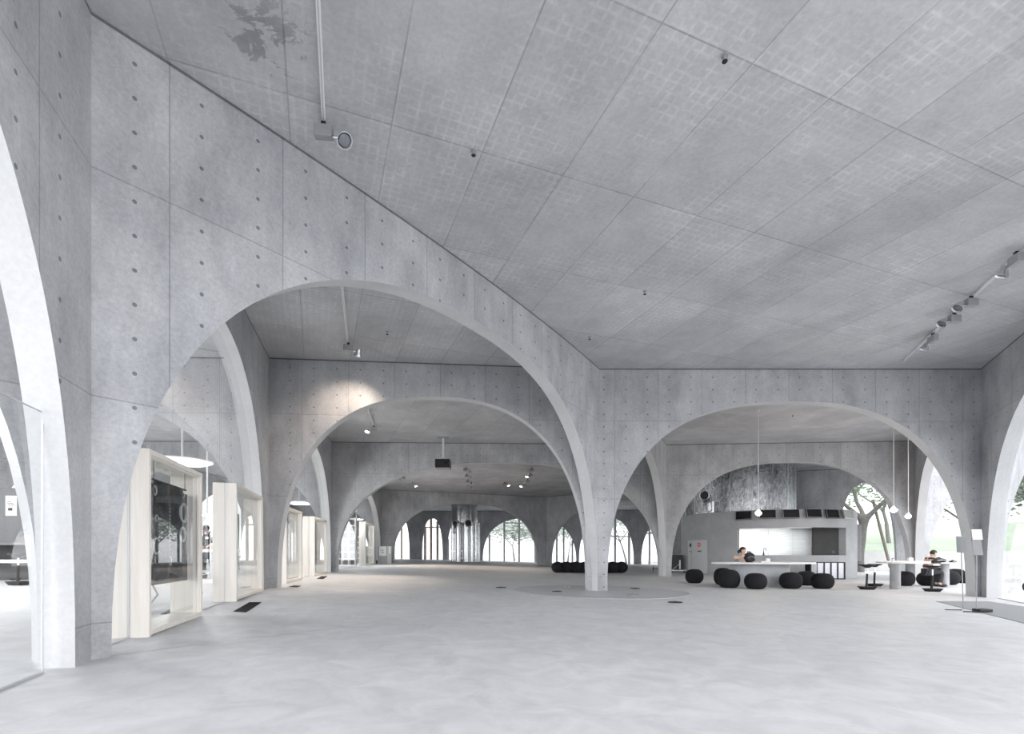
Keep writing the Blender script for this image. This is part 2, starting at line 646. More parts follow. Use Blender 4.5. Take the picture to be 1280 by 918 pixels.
class Wall:
    def __init__(self, name, label, a, b, arches, sag=0.0, thick=THICK, away=None, uoff=0.0, ext=(0.0, 0.0)):
        self.a, self.bb = Vector(a), Vector(b)
        self.L = (self.bb - self.a).length
        self.u = (self.bb - self.a) / self.L
        n = Vector((-self.u.y, self.u.x))
        ref = (self.a + self.bb) / 2 if away is None else Vector(away)
        if n.dot(ref) < 0:
            n = -n
        self.n, self.sag, self.t = n, sag, thick       # n points away from the viewer's side
        bm = bmesh.new()
        uvl = bm.loops.layers.uv.new('wall')
        prof = []                                       # (s, z of underside or None for floor)
        s = -ext[0]
        def stretch(s0, s1):
            k = max(1, int((s1 - s0) / 0.6))
            return [s0 + (s1 - s0) * i / k for i in range(k + 1)]
        cols = []                                       # consecutive (sA, zA, sB, zB, is_arch)
        self.arches = arches
        for (s1, s2, crown) in arches:
            st = stretch(s, s1)
            for p, q in zip(st, st[1:]):
                cols.append((p, None, q, None, False))
            ap = self.arch_pts(s1, s2, crown)
            for (p, zp), (q, zq) in zip(ap, ap[1:]):
                cols.append((p, zp, q, zq, True))
            s = s2
        st = stretch(s, self.L + ext[1])
        for p, q in zip(st, st[1:]):
            cols.append((p, None, q, None, False))

        def P(s, off):
            p = self.plan(s, off)
            return p

        def face(vs, uvs, mi, smooth=False):
            f = bm.faces.new([bm.verts.new(v) for v in vs])
            f.material_index = mi
            f.smooth = smooth
            for l, w in zip(f.loops, uvs):
                l[uvl].uv = w
        top = CEIL + 0.02
        for (p, zp, q, zq, ar) in cols:
            for off, flip in ((0.0, False), (self.t, True)):
                a_, b_ = P(p, off), P(q, off)
                za = fz(*a_) - 0.06 if zp is None else zp
                zb = fz(*b_) - 0.06 if zq is None else zq
                vs = [(*a_, za), (*b_, zb), (*b_, top), (*a_, top)]
                uvs = [(p + uoff, za), (q + uoff, zb), (q + uoff, top), (p + uoff, top)]
                face(vs, uvs, 0)
            if ar:
                a0, b0, a1, b1 = P(p, 0), P(q, 0), P(p, self.t), P(q, self.t)
                face([(*a0, zp), (*a1, zp), (*b1, zq), (*b0, zq)], [(0, 0)] * 4, 1, True)
        for s_ in (-ext[0], self.L + ext[1]):
            a0, a1 = P(s_, 0), P(s_, self.t)
            face([(*a0, fz(*a0) - 0.06), (*a1, fz(*a1) - 0.06), (*a1, top), (*a0, top)], [(0, 0)] * 4, 1)
        bmesh.ops.remove_doubles(bm, verts=bm.verts, dist=0.0005)
        bmesh.ops.recalc_face_normals(bm, faces=bm.faces)
        me = bpy.data.meshes.new(name)
        bm.to_mesh(me)
        bm.free()
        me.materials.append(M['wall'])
        me.materials.append(M['soffit'])
        me.set_sharp_from_angle(angle=R(35))
        self.o = bpy.data.objects.new(name, me)
        COL.objects.link(self.o)
        struct(self.o, label, 'wall')

    def plan(self, s, off=0.0):
        w = s / self.L
        b = 4 * self.sag * w * (1 - w)
        p = self.a + self.u * s - self.n * b + self.n * off
        return (p.x, p.y)

    def arch_pts(self, s1, s2, crown, n=56, grow=0.0):
        c, hw = (s1 + s2) / 2, (s2 - s1) / 2 + grow
        out = []
        for i in range(n + 1):
            th = PI * i / n
            e = 2 / SUPER
            cu = math.copysign(abs(math.cos(th)) ** e, math.cos(th))
            su = abs(math.sin(th)) ** e
            s = c - hw * cu
            x, y = self.plan(s)
            base = fz(x, y) - 0.06
            out.append((s, base + (crown + grow - base) * su))
        return out

    def pane(self, name, label, k, off, mat, thick=0.012, s_from=None, s_to=None, ztop=None):
        """A sheet of glass filling arch k at a distance off behind the near face."""
        s1, s2, crown = self.arches[k]
        ap = self.arch_pts(s1, s2, crown, 56, 0.03)
        bm = MB()
        fr, bk = [], []
        pts = []
        for s, z in ap:
            if (s_from is not None and s < s_from) or (s_to is not None and s > s_to):
                continue
            pts.append((s, z if ztop is None else min(z, ztop)))
        for (p, zp), (q, zq) in zip(pts, pts[1:]):
            a_, b_ = self.plan(p, off), self.plan(q, off)
            bm.quad((*a_, fz(*a_)), (*b_, fz(*b_)), (*b_, zq), (*a_, zp))
        bmesh.ops.remove_doubles(bm.b, verts=bm.b.verts, dist=0.0005)
        o = bm.build(name, mat)
        return struct(o, label, 'window')

    def s_at(self, px):
        """Distance along the wall of the image column px (straight part)."""
        r = (px - CX) / F_PX
        # a.x + u.x s = r (a.y + u.y s)
        return (r * self.a.y - self.a.x) / (self.u.x - r * self.u.y)


A1 = lambda s1, s2, c=CROWN: (s1, s2, c)
wL = Wall('wall_left', 'long concrete arch wall rising from the near pier to the centre pier', N0, N1,
          [A1(0.13, 9.62)], sag=0.21, uoff=0.49, ext=(0, 0.1))
fdir = Vector((-0.33, 1)).normalized()
fend = (N0[0] - fdir.x * 7.7, N0[1] - fdir.y * 7.7)
wF = Wall('wall_near_left', 'concrete arch wall running past the viewer beside the near pier', N0, fend,
          [A1(0.26, 7.3)], thick=0.23, away=(-6, 0), uoff=0.3, ext=(0.0, 0))
w03 = Wall('wall_left_window', 'glazed concrete arch wall behind the long left arch', N0, N3, [A1(0.1, 7.02)], away=(-9, 8), uoff=0.2, ext=(0, 0.0))
wB = Wall('wall_back', 'broad concrete arch wall in front of the cafe', N1, N2, [A1(0.19, 9.0)], uoff=0.67, ext=(0.0, 0.0))
rdir = Vector((-0.4877, -1)).normalized()
rend = (N2[0] + rdir.x * 9.0, N2[1] + rdir.y * 9.0)
wR = Wall('wall_right', 'concrete arch wall at the right with the open glazed side', N2, rend, [A1(0.35, 8.6)], away=(20, 8), uoff=0.4)
w31 = Wall('wall_second', 'second concrete arch wall seen through the long left arch', N3, N1, [A1(0.17, 7.32)], uoff=0.33)
w54 = Wall('wall_third', 'third concrete arch wall behind the second', N5, N4, [A1(0.18, 13.2)], uoff=0.1)
w68 = Wall('wall_fourth', 'fourth concrete arch wall around the silver ducts', N6, N8, [A1(0.8, 12.0)], uoff=0.1)
w14 = Wall('wall_middle', 'concrete arch wall running back from the centre pier', N1, N4, [A1(0.25, 9.46)], away=(-2, 20), uoff=0.1)
w47 = Wall('wall_cafe', 'concrete arch wall across the cafe drum', N4, N7, [A1(0.2, 9.43)], uoff=0.5)
w27 = Wall('wall_cafe_right', 'concrete arch wall at the right of the cafe', N2, N7, [A1(0.2, 8.92)], away=(20, 14), uoff=0.2)
w35 = Wall('wall_left_window_second', 'second glazed concrete arch wall on the left', N3, N5, [A1(0.25, 8.6)], away=(-12, 16), uoff=0.2)
w56 = Wall('wall_left_window_third', 'third glazed concrete arch wall on the left', N5, N6, [A1(0.25, 14.9)], away=(-14, 28), uoff=0.2)
wn3 = Wall('wall_reading_room', 'pale concrete arch wall inside the glazed room', (-5.75, 11.47), (-16.6, 11.2), [A1(0.15, 10.2)], uoff=0.2)
wn5 = Wall('wall_reading_room_second', 'second pale concrete arch wall inside the glazed room', (-7.4, 20.17), (-17.0, 20.0), [A1(0.05, 8.8)], uoff=0.2)
wn6 = Wall('wall_reading_room_third', 'third pale concrete arch wall inside the glazed room', (-9.3, 35.4), (-19.0, 35.6), [A1(0.3, 9.0)], uoff=0.2)
w8x = Wall('wall_far_middle', 'dim concrete arch wall beyond the centre pier', N8, (12.9, 31.0), [A1(0.35, 13.1)], uoff=0.2)
wK = Wall('wall_cafe_rear', 'dim concrete wall behind the cafe drum with a small arch', (8.9, 29.54), (20.5, 25.67), [A1(8.69, 11.35)], uoff=0.2)
w7x = Wall('wall_lawn', 'pale concrete arch wall facing the lawn beside the cafe', (16.05, 20.0), (27.5, 20.3), [A1(0.30, 11.0)], uoff=0.2)
w2x = Wall('wall_entrance', 'bright concrete arch wall beyond the right pier', (11.45, 12.3), (20.0, 12.5), [A1(0.42, 8.1)], uoff=0.2)
lext = Vector((-0.57, -0.82)).normalized()
wLx = Wall('wall_left_front', 'pale concrete arch wall springing from the near pier into the glazed room', (-3.60, 4.06), (-3.60 + lext.x * 9, 4.06 + lext.y * 9), [A1(0.12, 8.6)], away=(-9, 3), uoff=0.2)
wFr = Wall('wall_light_block_right', 'concrete wall added to keep light out of the far bay', (19.6, 35.0), (20.6, 51.4), [], away=(30, 40), uoff=0.2)  # added to block daylight from the right and darken the far bay
wRo = Wall('wall_reading_room_outer', 'pale concrete arch wall on the outer side of the glazed room', (-16.9, -3.0), (-16.9, 37.0), [A1(0.6, 9.0), A1(9.8, 18.6), A1(19.4, 28.6), A1(29.4, 39.0)], away=(-30, 15), uoff=0.2)
wFl = Wall('wall_light_block_left', 'concrete wall added beside the glazed room to darken the far bay', (-16.6, 37.0), (-14.6, 54.0), [], away=(-30, 45), uoff=0.2)  # added blocker: shuts off side light so the far bay stays dark
wX = Wall('wall_far', 'far glazed concrete arch wall', (-14.5, 54.6), (21.0, 51.6),
          [A1(1.9, 3.55), A1(4.9, 7.15), A1(7.6, 10.9), A1(11.45, 21.25), A1(21.55, 27.15), A1(27.9, 34.8)], uoff=0.2)

# ------------------------------------------------------------------ floor, ceiling, ground
PLAN = [(-17, -2.6), (5.4, -2.6), (8.4, 4.0), (12.3, 12.0), (12.6, 12.7), (16.9, 20.4), (27.4, 20.6), (24.0, 23.4), (20.7, 25.8), (19.5, 36), (20.8, 51.8), (-14.6, 54.8), (-17, 54.8)]
b = MB()
b.prism(PLAN, CEIL, CEIL + 0.35)
struct(b.build('ceiling', M['ceiling']), 'board-jointed concrete ceiling', 'ceiling')

bm = bmesh.new()
xs = [-20 + 2 * i for i in range(26)]
ys = [-9 + 1.5 * i for i in range(44)]
vg = [[bm.verts.new((x, y, fz(x, y))) for x in xs] for y in ys]
for j in range(len(ys) - 1):
    for i in range(len(xs) - 1):
        bm.faces.new([vg[j][i], vg[j][i + 1], vg[j + 1][i + 1], vg[j + 1][i]])
me = bpy.data.meshes.new('floor')
bm.to_mesh(me)
bm.free()
me.materials.append(M['floor'])
for p in me.polygons:
    p.use_smooth = True
fl = bpy.data.objects.new('floor', me)
COL.objects.link(fl)
struct(fl, 'pale polished concrete floor', 'floor')

b = MB()
b.quad((-160, -120, -0.75), (200, -120, -0.75), (200, 200, -0.75), (-160, 200, -0.75))
struct(b.build('ground', M['paving']), 'pale paved ground outside', 'ground')

bm = bmesh.new()
nx, ny = 34, 26
BANK = lambda x: 43 - 0.42 * (x - 10)                 # front edge of the bank in plan
grid = []
for j in range(ny + 1):
    row = []
    for i in range(nx + 1):
        x = 22 + 72 * i / nx
        d = 60 * (j / ny) ** 1.4
        y = BANK(x) + d
        z = EYE + 0.02 + min(d * 0.105, 3.4) + 0.18 * math.sin(x * 0.23) * math.sin(y * 0.17) * min(1, d / 8)
        row.append(bm.verts.new((x, y, z)))
    grid.append(row)
for j in range(ny):
    for i in range(nx):
        bm.faces.new([grid[j][i], grid[j][i + 1], grid[j + 1][i + 1], grid[j + 1][i]])
me = bpy.data.meshes.new('lawn')
bm.to_mesh(me)
bm.free()
me.materials.append(M['grass'])
for p in me.polygons:
    p.use_smooth = True
lw = bpy.data.objects.new('lawn', me)
COL.objects.link(lw)
struct(lw, 'sloping green lawn outside the cafe', 'lawn')

bw = MB()
for x in range(22, 92, 3):
    p, q = Vector((x, BANK(x), 0)), Vector((x + 3, BANK(x + 3), 0))
    c = (p + q) / 2
    bw.box((c.x, c.y - 0.1, 0.12), ((q - p).length + 0.02, 0.3, 1.9), rot=math.atan2(q.y - p.y, q.x - p.x))
struct(bw.build('wall_garden', M['paving']), 'low pale retaining wall under the lawn bank', 'wall')

# ------------------------------------------------------------------ glazing
w03.pane('window_1', 'tall arch-shaped glass sheet behind the first two timber frames', 0, 0.16, M['glass'])
w35.pane('window_2', 'arch-shaped glass sheet behind the third and fourth timber frames', 0, 0.16, M['glass'])
w56.pane('window_3', 'arch-shaped glass sheet behind the farthest timber frame', 0, 0.16, M['glass'])
wF.pane('window_4', 'low frameless glass screen beside the near pier', 0, 0.13, M['glass'], s_from=0.40, s_to=7.0, ztop=EYE + 1.02)
wR.pane('window_5', 'glass sheet in the arch at the right', 0, 0.16, M['glass'])


def edge_strip(name, label, pts, r, mat):
    return struct(MB().tube(pts, r, 6).build(name, mat), label, 'trim')


ppx = [wF.plan(s, 0.13) for s in (0.42, 7.0)]
za, zb = fz(*ppx[0]), fz(*ppx[1])
edge_strip('trim_1', 'dark edge line of the low glass screen', [(*ppx[0], za + 0.01), (*ppx[0], EYE + 1.02), (*ppx[1], EYE + 1.02)], 0.006, M['mullion'])
edge_strip('trim_2', 'dark floor channel under the low glass screen', [(*ppx[0], za + 0.006), (*ppx[1], zb + 0.006)], 0.014, M['mullion'])
for i, (w, s0, s1) in enumerate(((w03, 0.2, 6.9), (w35, 0.4, 8.4), (w56, 0.4, 14.7), (wR, 0.5, 8.4))):
    pa, pb = w.plan(s0, 0.16), w.plan(s1, 0.16)
    edge_strip('trim_%d' % (3 + i), 'floor channel under a glazed arch', [(*pa, fz(*pa) + 0.004), (*pb, fz(*pb) + 0.004)], 0.012, M['mullion'])

# thin construction joint in the floor
jp = [on_floor(x, y) for x, y in ((120, 823), (145, 819.5), (285, 801.5), (400, 788), (550, 766), (620, 755))]
b = MB()
for p, q in zip(jp, jp[1:]):
    d = (q - p).normalized().cross(Vector((0, 0, 1))) * 0.005
    up = Vector((0, 0, 0.002))
    b.quad(p - d + up, p + d + up, q + d + up, q - d + up)
struct(b.build('trim_8', M['grey']), 'fine construction joint in the floor', 'trim')


# far glazed wall: mullions and transoms
def mullions(k, name, label, spx, mat, r, transom=None):
    """frame of arch k of the far wall; spx = mullion columns (image x)."""
    s1, s2, crown = wX.arches[k]
    ap = wX.arch_pts(s1, s2, crown)
    def ztop(s):
        for (p, zp), (q, zq) in zip(ap, ap[1:]):
            if p <= s <= q:
                return zp + (zq - zp) * (s - p) / max(1e-6, q - p)
        return EYE
    b = MB()
    for px in spx:
        s = wX.s_at(px)
        if not s1 < s < s2:
            continue
        x, y = wX.plan(s, 0.14)
        b.box((x, y, (fz(x, y) + ztop(s)) / 2), (r, 0.12, ztop(s) - fz(x, y)))
    if transom:
        for z in transom:
            ok = [s for s, zz in ap if zz >= z]
            if ok:
                p, q = wX.plan(min(ok), 0.14), wX.plan(max(ok), 0.14)
                b.box(((p[0] + q[0]) / 2, (p[1] + q[1]) / 2, z), (math.dist(p, q), 0.1, 0.12),
                      rot=math.atan2(q[1] - p[1], q[0] - p[0]))
    struct(b.build(name, mat), label, 'window')


mullions(0, 'window_6', 'pale mullions in the far left arch', (501.5,), M['tan'], 0.16)
mullions(1, 'window_7', 'tan timber mullions in the far arch', (531, 538.5, 546.5), M['tan'], 0.26, transom=(EYE + 2.7,))
mullions(2, 'window_8', 'mullions of the far arch behind the silver ducts', (560, 577, 592), M['mullion'], 0.2)
mullions(3, 'window_9', 'grey mullions and transom of the wide far arch', (611.5, 630.2, 648.8, 669, 696, 704.6, 715.5), M['mullion'], 0.2, transom=(EYE + 3.1,))
mullions(4, 'window_10', 'grey mullions of the far arch right of the centre pier', (740, 769, 786.5), M['mullion'], 0.24, transom=(EYE + 1.65,))
mullions(5, 'window_11', 'grey mullions of the far right arch', (812, 830), M['mullion'], 0.2)
for k in range(6):
    wX.pane('window_%d' % (12 + k), 'far arch-shaped glass sheet', k, 0.15, M['glass'])


# ------------------------------------------------------------------ timber frames in the glazed wall
def timber_frame(w, x0, x1, ztop, label, depth=0.36, face=0.055, proud=0.02):
    s0, s1 = w.s_at(x0), w.s_at(x1)
    p0, p1 = Vector((*w.plan(s0, -proud), 0)), Vector((*w.plan(s1, -proud), 0))
    base = fz(p0.x, p0.y)
    ang = math.atan2(w.u.y, w.u.x)
    t = thing('timber_frame', label, 'window frame', (p0.x, p0.y, base), ang, 'timber window boxes in the glazed wall')
    W = (p1 - p0).length
    H = ztop - base
    yd = 1 if Vector((-w.u.y, w.u.x)).dot(w.n) > 0 else -1   # local +y or -y is away from the hall
    slope = fz(p1.x, p1.y) - base
    mid = yd * depth / 2
    MB().box((face / 2, mid, H / 2), (face, depth, H), bev=0.004).build('side_board', M['wood'], t)
    MB().box((W - face / 2, mid, H / 2), (face, depth, H), bev=0.004).build('side_board', M['wood'], t)
    MB().box((W / 2, mid, H - face / 2), (W - 2 * face, depth, face), bev=0.004).build('top_board', M['wood'], t)
    MB().box((W / 2, mid, face / 2 + max(0, slope)), (W - 2 * face, depth, face), bev=0.004).build('bottom_board', M['wood'], t)
    MB().quad((face, yd * 0.05, face), (W - face, yd * 0.05, face), (W - face, yd * 0.05, H - face), (face, yd * 0.05, H - face)).build('glass_pane', M['glass'], t)
    b = MB()
    g = 0.014
    b.box((face + g / 2, yd * 0.035, H / 2), (g, 0.02, H - 2 * face)).box((W - face - g / 2, yd * 0.035, H / 2), (g, 0.02, H - 2 * face))
    b.box((W / 2, yd * 0.035, H - face - g / 2), (W - 2 * face, 0.02, g)).box((W / 2, yd * 0.035, face + g / 2), (W - 2 * face, 0.02, g))
    b.build('glazing_bead', M['wood'], t)
    MB().box((-0.004, yd * 0.18, H / 2), (0.008, 0.016, H)).build('glass_joint', M['mullion'], t)
    return t


timber_frame(w03, 183.6, 251, EYE + 1.06, 'large cream timber window frame beside the near pier, dark banner behind its glass')
timber_frame(w03, 294, 327.5, EYE + 1.17, 'cream timber window frame against the second pier, beside the floor grille')
timber_frame(w35, 357, 377, EYE + 1.18, 'cream timber window frame just behind the second pier')
timber_frame(w35, 392.5, 408, EYE + 1.18, 'cream timber window frame just before the third pier')
timber_frame(w56, 456.5, 467.5, EYE + 1.72, 'tall cream timber frame between the lattice shelf and the grey bin')

# ------------------------------------------------------------------ black ball stools
stool_mesh = None


def ball_stool(px, pbot, wpx, hpx, label, group, tilt=0.0, hidden_y=None):
    global stool_mesh
    p = on_floor(px, pbot) if hidden_y is None else Vector(((px - CX) / F_PX * hidden_y, hidden_y, 0))
    p.z = fz(p.x, p.y)
    w, h = wpx / F_PX * p.y, hpx / F_PX * p.y
    p.y += w * 0.3
    p.x = (px - CX) / F_PX * p.y
    p.z = fz(p.x, p.y)
    if stool_mesh is None:
        prof = [(0, 0.0), (0.26, 0.0), (0.34, 0.03), (0.43, 0.14), (0.485, 0.30), (0.5, 0.47), (0.49, 0.62), (0.45, 0.78),
                (0.36, 0.91), (0.24, 0.975), (0.1, 0.998), (0, 1.0)]
        b = MB()
        b.lathe(prof, n=36)
        o = b.build('ball_stool', M['fabric'], None, True, 60)
        stool_mesh = o.data
        s = bpy.data.objects.new('stool_seam', None)
    else:
        o = bpy.data.objects.new('ball_stool', stool_mesh)
        COL.objects.link(o)
    o.location = p
    o.scale = (w, w, h)
    o.rotation_euler = (tilt, tilt * 0.7, random.uniform(0, 6))
    tag(o, label, 'stool', group)
    return o


GC = 'black ball stools around the long oval table'
ball_stool(868, 729.5, 22, 17.5, 'round black fabric ball stool alone in front of the grey doors', GC)
ball_stool(911, 735.5, 27, 23, 'round black ball stool at the end of the oval table nearest the grey doors', GC)
ball_stool(903.5, 732, 22, 21, 'black ball stool half hidden behind another at the oval table end', GC, hidden_y=15.35)
ball_stool(944.5, 737, 27, 20, 'black ball stool in front of the concrete foot of the oval table', GC)
ball_stool(988.5, 736.5, 27, 20.5, 'black ball stool at the shaded edge of the concrete table foot', GC)
ball_stool(1008, 732.5, 24, 18, 'black ball stool tucked behind two others near the steel cabinet', GC)
ball_stool(1028, 736.5, 26.5, 19.5, 'black ball stool in front of the low steel cabinet', GC)
GR = 'black ball stools by the lawn windows'
ball_stool(1129.5, 733, 24, 18.5, 'black ball stool half behind the round concrete table leg', GR)
ball_stool(1162.5, 733, 28, 17.5, 'big black ball stool directly behind the perching stool at the lawn side', GR)
ball_stool(1184, 731.6, 26, 18, 'black ball stool in the middle of the cluster by the lawn window', GR)
ball_stool(1177, 727.5, 24, 17.5, 'black ball stool under the seated person in stripes', GR)
ball_stool(1194, 727, 22, 15.5, 'black ball stool at the back of the cluster by the lawn window', GR)
ball_stool(1205.5, 729.6, 20, 15, 'black ball stool behind the thin sign pole', GR)

# long lobed bench behind the centre pier
pa, pb = on_floor(697, 716.0), on_floor(777, 717.2)
t = thing('lobed_bench', 'long black fabric bench of joined round lobes behind the centre pier', 'bench', ((pa + pb) / 2))
t.location.z = fz(t.location.x, t.location.y)
ax = (pb - pa)
nl = 8
for i in range(nl):
    c = pa + ax * (i / (nl - 1)) - Vector(t.location)
    c.z = 0.265
    b = MB().ball(c, (0.285, 0.36, 0.265), 28, 16)
    b.build('lobe', M['fabric'], t, True)
b = MB()
c0, c1 = pa - Vector(t.location), pb - Vector(t.location)
c0.z = c1.z = 0.25
b.tube([c0, (c0 + c1) / 2, c1], 0.245, 20)
b.build('core', M['fabric'], t, True, 60)


# ------------------------------------------------------------------ cafe drum
DC = Vector((12.7, 25.7))
DR = 3.95
DTOP = EYE + 1.86


def ang_at(px, rad=DR, c=DC):
    r = Vector(((px - CX) / F_PX, 1.0))
    dn = r.dot(r)
    bq = r.dot(c) / dn
    disc = bq * bq - (c.dot(c) - rad * rad) / dn
    d = bq - math.sqrt(max(0.0, disc))
    p = r * d
    return math.atan2(p.y - c.y, p.x - c.x), p


def arc_panel(b, a0, a1, r0, r1, z0, z1, n=12):
    """Curved slab between angles, radii and heights (z0/z1 may be functions of x, y)."""
    g0 = z0 if callable(z0) else (lambda x, y: z0)
    g1 = z1 if callable(z1) else (lambda x, y: z1)
    cs = []
    for i in range(n + 1):
        a = a0 + (a1 - a0) * i / n
        row = []
        for r in (r0, r1):
            x, y = DC.x + r * math.cos(a), DC.y + r * math.sin(a)
            row += [b.b.verts.new((x, y, g0(x, y))), b.b.verts.new((x, y, g1(x, y)))]
        cs.append(row)
    for p, q in zip(cs, cs[1:]):
        b.b.faces.new([p[0], q[0], q[1], p[1]])
        b.b.faces.new([p[2], p[3], q[3], q[2]])
        b.b.faces.new([p[0], p[2], q[2], q[0]])
        b.b.faces.new([p[1], q[1], q[3], p[3]])
    for p in (cs[0], cs[-1]):
        b.b.faces.new([p[0], p[1], p[3], p[2]])


aO0, _ = ang_at(921.5)
aO1, _ = ang_at(1057.5)
SILL, HEAD = EYE - 0.12, EYE + 1.08
b = MB()
gnd = lambda x, y: fz(x, y) - 0.05
arc_panel(b, aO1 - 2 * PI, aO0 - 2 * PI, DR - 0.3, DR, gnd, SILL, 40) if False else None
full0 = aO1
full1 = aO0 + 2 * PI
arc_panel(b, full0, full1, DR - 0.3, DR, gnd, DTOP, 80)
arc_panel(b, aO0, aO1, DR - 0.3, DR, gnd, SILL, 40)
arc_panel(b, aO0, aO1, DR - 0.3, DR, HEAD, DTOP, 40)
struct(b.build('wall_kitchen_drum', M['drum'], None, True, 30), 'round concrete kitchen drum with a wide serving opening', 'wall')

# inside the kitchen: steel wall, side wall, lid and floor
yk = 23.75
b = MB().box((11.95, yk, EYE + 0.45), (4.1, 0.05, 1.7))
struct(b.build('wall_kitchen_steel', M['steelwall']), 'brushed steel wall inside the kitchen', 'wall')
b = MB()
for px in (960.7, 991, 1018):
    p = at(px, 680, yk - 0.028)
    b.box((p.x, p.y, EYE + 0.45), (0.008, 0.006, 1.7))
struct(b.build('trim_9', M['grey']), 'upright joints of the kitchen steel wall', 'trim')
b = MB().box((15.1, 24.25, EYE + 0.45), (2.6, 0.12, 1.7), rot=R(-38))
struct(b.build('wall_kitchen_side', M['drum']), 'shaded concrete side wall inside the kitchen', 'wall')
b = MB()
b.prism([(DC.x + (DR - 0.31) * math.cos(a), DC.y + (DR - 0.31) * math.sin(a)) for a in [2 * PI * i / 48 for i in range(48)]], HEAD + 0.14, HEAD + 0.24)
struct(b.build('ceiling_kitchen', M['drum']), 'concrete lid over the kitchen', 'ceiling')
# fluorescent tube over the opening, inside
t = thing('strip_light', 'white fluorescent strip light under the kitchen lid', 'light', (12.2, 22.75, HEAD + 0.08))
MB().box((0, 0, 0.02), (2.6, 0.09, 0.04), bev=0.006).build('housing', M['white'], t)
MB().tube([(-1.25, 0, -0.02), (1.25, 0, -0.02)], 0.018, 10).build('tube', M['tube'], t, True)
ld = bpy.data.lights.new('strip_light_glow', 'AREA')
ld.shape = 'RECTANGLE'
ld.size, ld.size_y = 2.5, 0.06
ld.energy = 0.9
lo = bpy.data.objects.new('strip_light_glow', ld)
COL.objects.link(lo)
lo.parent = t
lo.location = (0, 0, -0.05)
lo.visible_camera = True


def wall_switch(px, py, y, label):
    p = at(px, py, y)
    t = thing('switch_plate', label, 'switch', p)
    t.rotation_euler = (0, 0, R(-38))
    MB().box((0, 0, 0), (0.09, 0.014, 0.13), bev=0.004).build('plate', M['white'], t)
    MB().box((0, -0.01, 0), (0.03, 0.01, 0.05), bev=0.002).build('rocker', M['lgrey'], t)


def side_wall_y(px):
    # front face of the kitchen side wall along the image column
    u = Vector((math.cos(R(-38)), math.sin(R(-38))))
    c = Vector((15.1, 24.25)) + Vector((-math.sin(R(38)), -math.cos(R(38)))) * 0.068
    r = Vector(((px - CX) / F_PX, 1))
    n = Vector((-u.y, u.x))
    return c.dot(n) / r.dot(n)


wall_switch(1052.8, 682, side_wall_y(1052.8), 'small white switch plate, the higher of two in the kitchen opening')
wall_switch(1041.8, 690.3, side_wall_y(1041.8), 'small white switch plate, the lower of two in the kitchen opening')

# tap on the sill
a_t, pt = ang_at(954.5, DR - 0.15)
t = thing('kitchen_tap', 'black gooseneck tap with pale spout on the kitchen sill', 'tap', (pt.x, pt.y, SILL))
MB().lathe([(0, 0), (0.055, 0), (0.05, 0.02), (0.03, 0.03), (0.022, 0.14), (0, 0.14)]).build('base', M['black'], t, True)
MB().tube([(0, 0, 0.12)] + [(0.055 - 0.055 * math.cos(k * PI / 10), 0, 0.24 + 0.075 * math.sin(k * PI / 10)) for k in range(11)] + [(0.11, 0, 0.19)], 0.014, 10).build('spout', M['black'], t, True)
MB().cyl((0.11, 0, 0.13), (0.11, 0, 0.2), 0.018).build('nozzle', M['alu'], t, True)

# flush grey doors on the drum
aD0, _ = ang_at(861, DR)
aD1, _ = ang_at(865.6, DR)
aD2, _ = ang_at(884.6, DR)
zt = EYE + 0.60
t = thing('service_door', 'pale grey flush door with a red round sign on the drum', 'door')
b = MB()
arc_panel(b, aD1 + 0.004, aD2, DR + 0.003, DR + 0.045, lambda x, y: fz(x, y) + 0.02, zt, 10)
b.build('leaf', M['lgrey'], t, True, 30)


def on_drum(px, z, out=0.05):
    a, p = ang_at(px, DR + out)
    return Vector((p.x, p.y, z)), a


p, a = on_drum(873.8, EYE + 0.375, 0.05)
rotm = Matrix.Rotation(a + PI / 2, 3, 'Z')
nrm = Vector((math.cos(a), math.sin(a), 0))
s_ = MB().cyl(p, p + nrm * 0.012, 0.105, n=28).build('round_sign', M['red'], t)
MB().box(p + nrm * 0.016, (0.13, 0.012, 0.03), rot=rotm).build('sign_bar', M['paper'], s_)
p, a = on_drum(874.3, EYE + 0.06, 0.049)
rotm = Matrix.Rotation(a + PI / 2, 3, 'Z')
b = MB()
for i, w in enumerate((0.05, 0.035, 0.05, 0.04, 0.045)):
    b.box(p + rotm @ Vector(((i - 2) * 0.052, 0, 0)), (w * 0.75, 0.008, 0.06), rot=rotm)
b.build('lettering', M['dark'], t)
t = thing('utility_door', 'narrow grey flush door with a black oval beside the grey door', 'door')
b = MB()
arc_panel(b, aD0, aD1 - 0.004, DR + 0.003, DR + 0.045, lambda x, y: fz(x, y) + 0.02, zt, 6)
b.build('leaf', M['lgrey'], t, True, 30)
p, a = on_drum(862.9, EYE + 0.36, 0.05)
nrm = Vector((math.cos(a), math.sin(a), 0))
rotm = Matrix.Rotation(a + PI / 2, 3, 'Z')
b = MB()
b.ball(p, (0.085, 0.012, 0.1), 20, 10, rot=rotm)
b.build('oval_sign', M['dark'], t, True)
p, a = on_drum(862.9, EYE + 0.04, 0.049)
rotm = Matrix.Rotation(a + PI / 2, 3, 'Z')
b = MB()
for i in range(3):
    b.box(p + rotm @ Vector(((i - 1) * 0.055, 0, 0)), (0.036, 0.008, 0.04), rot=rotm)
b.build('lettering', M['dark'], t)

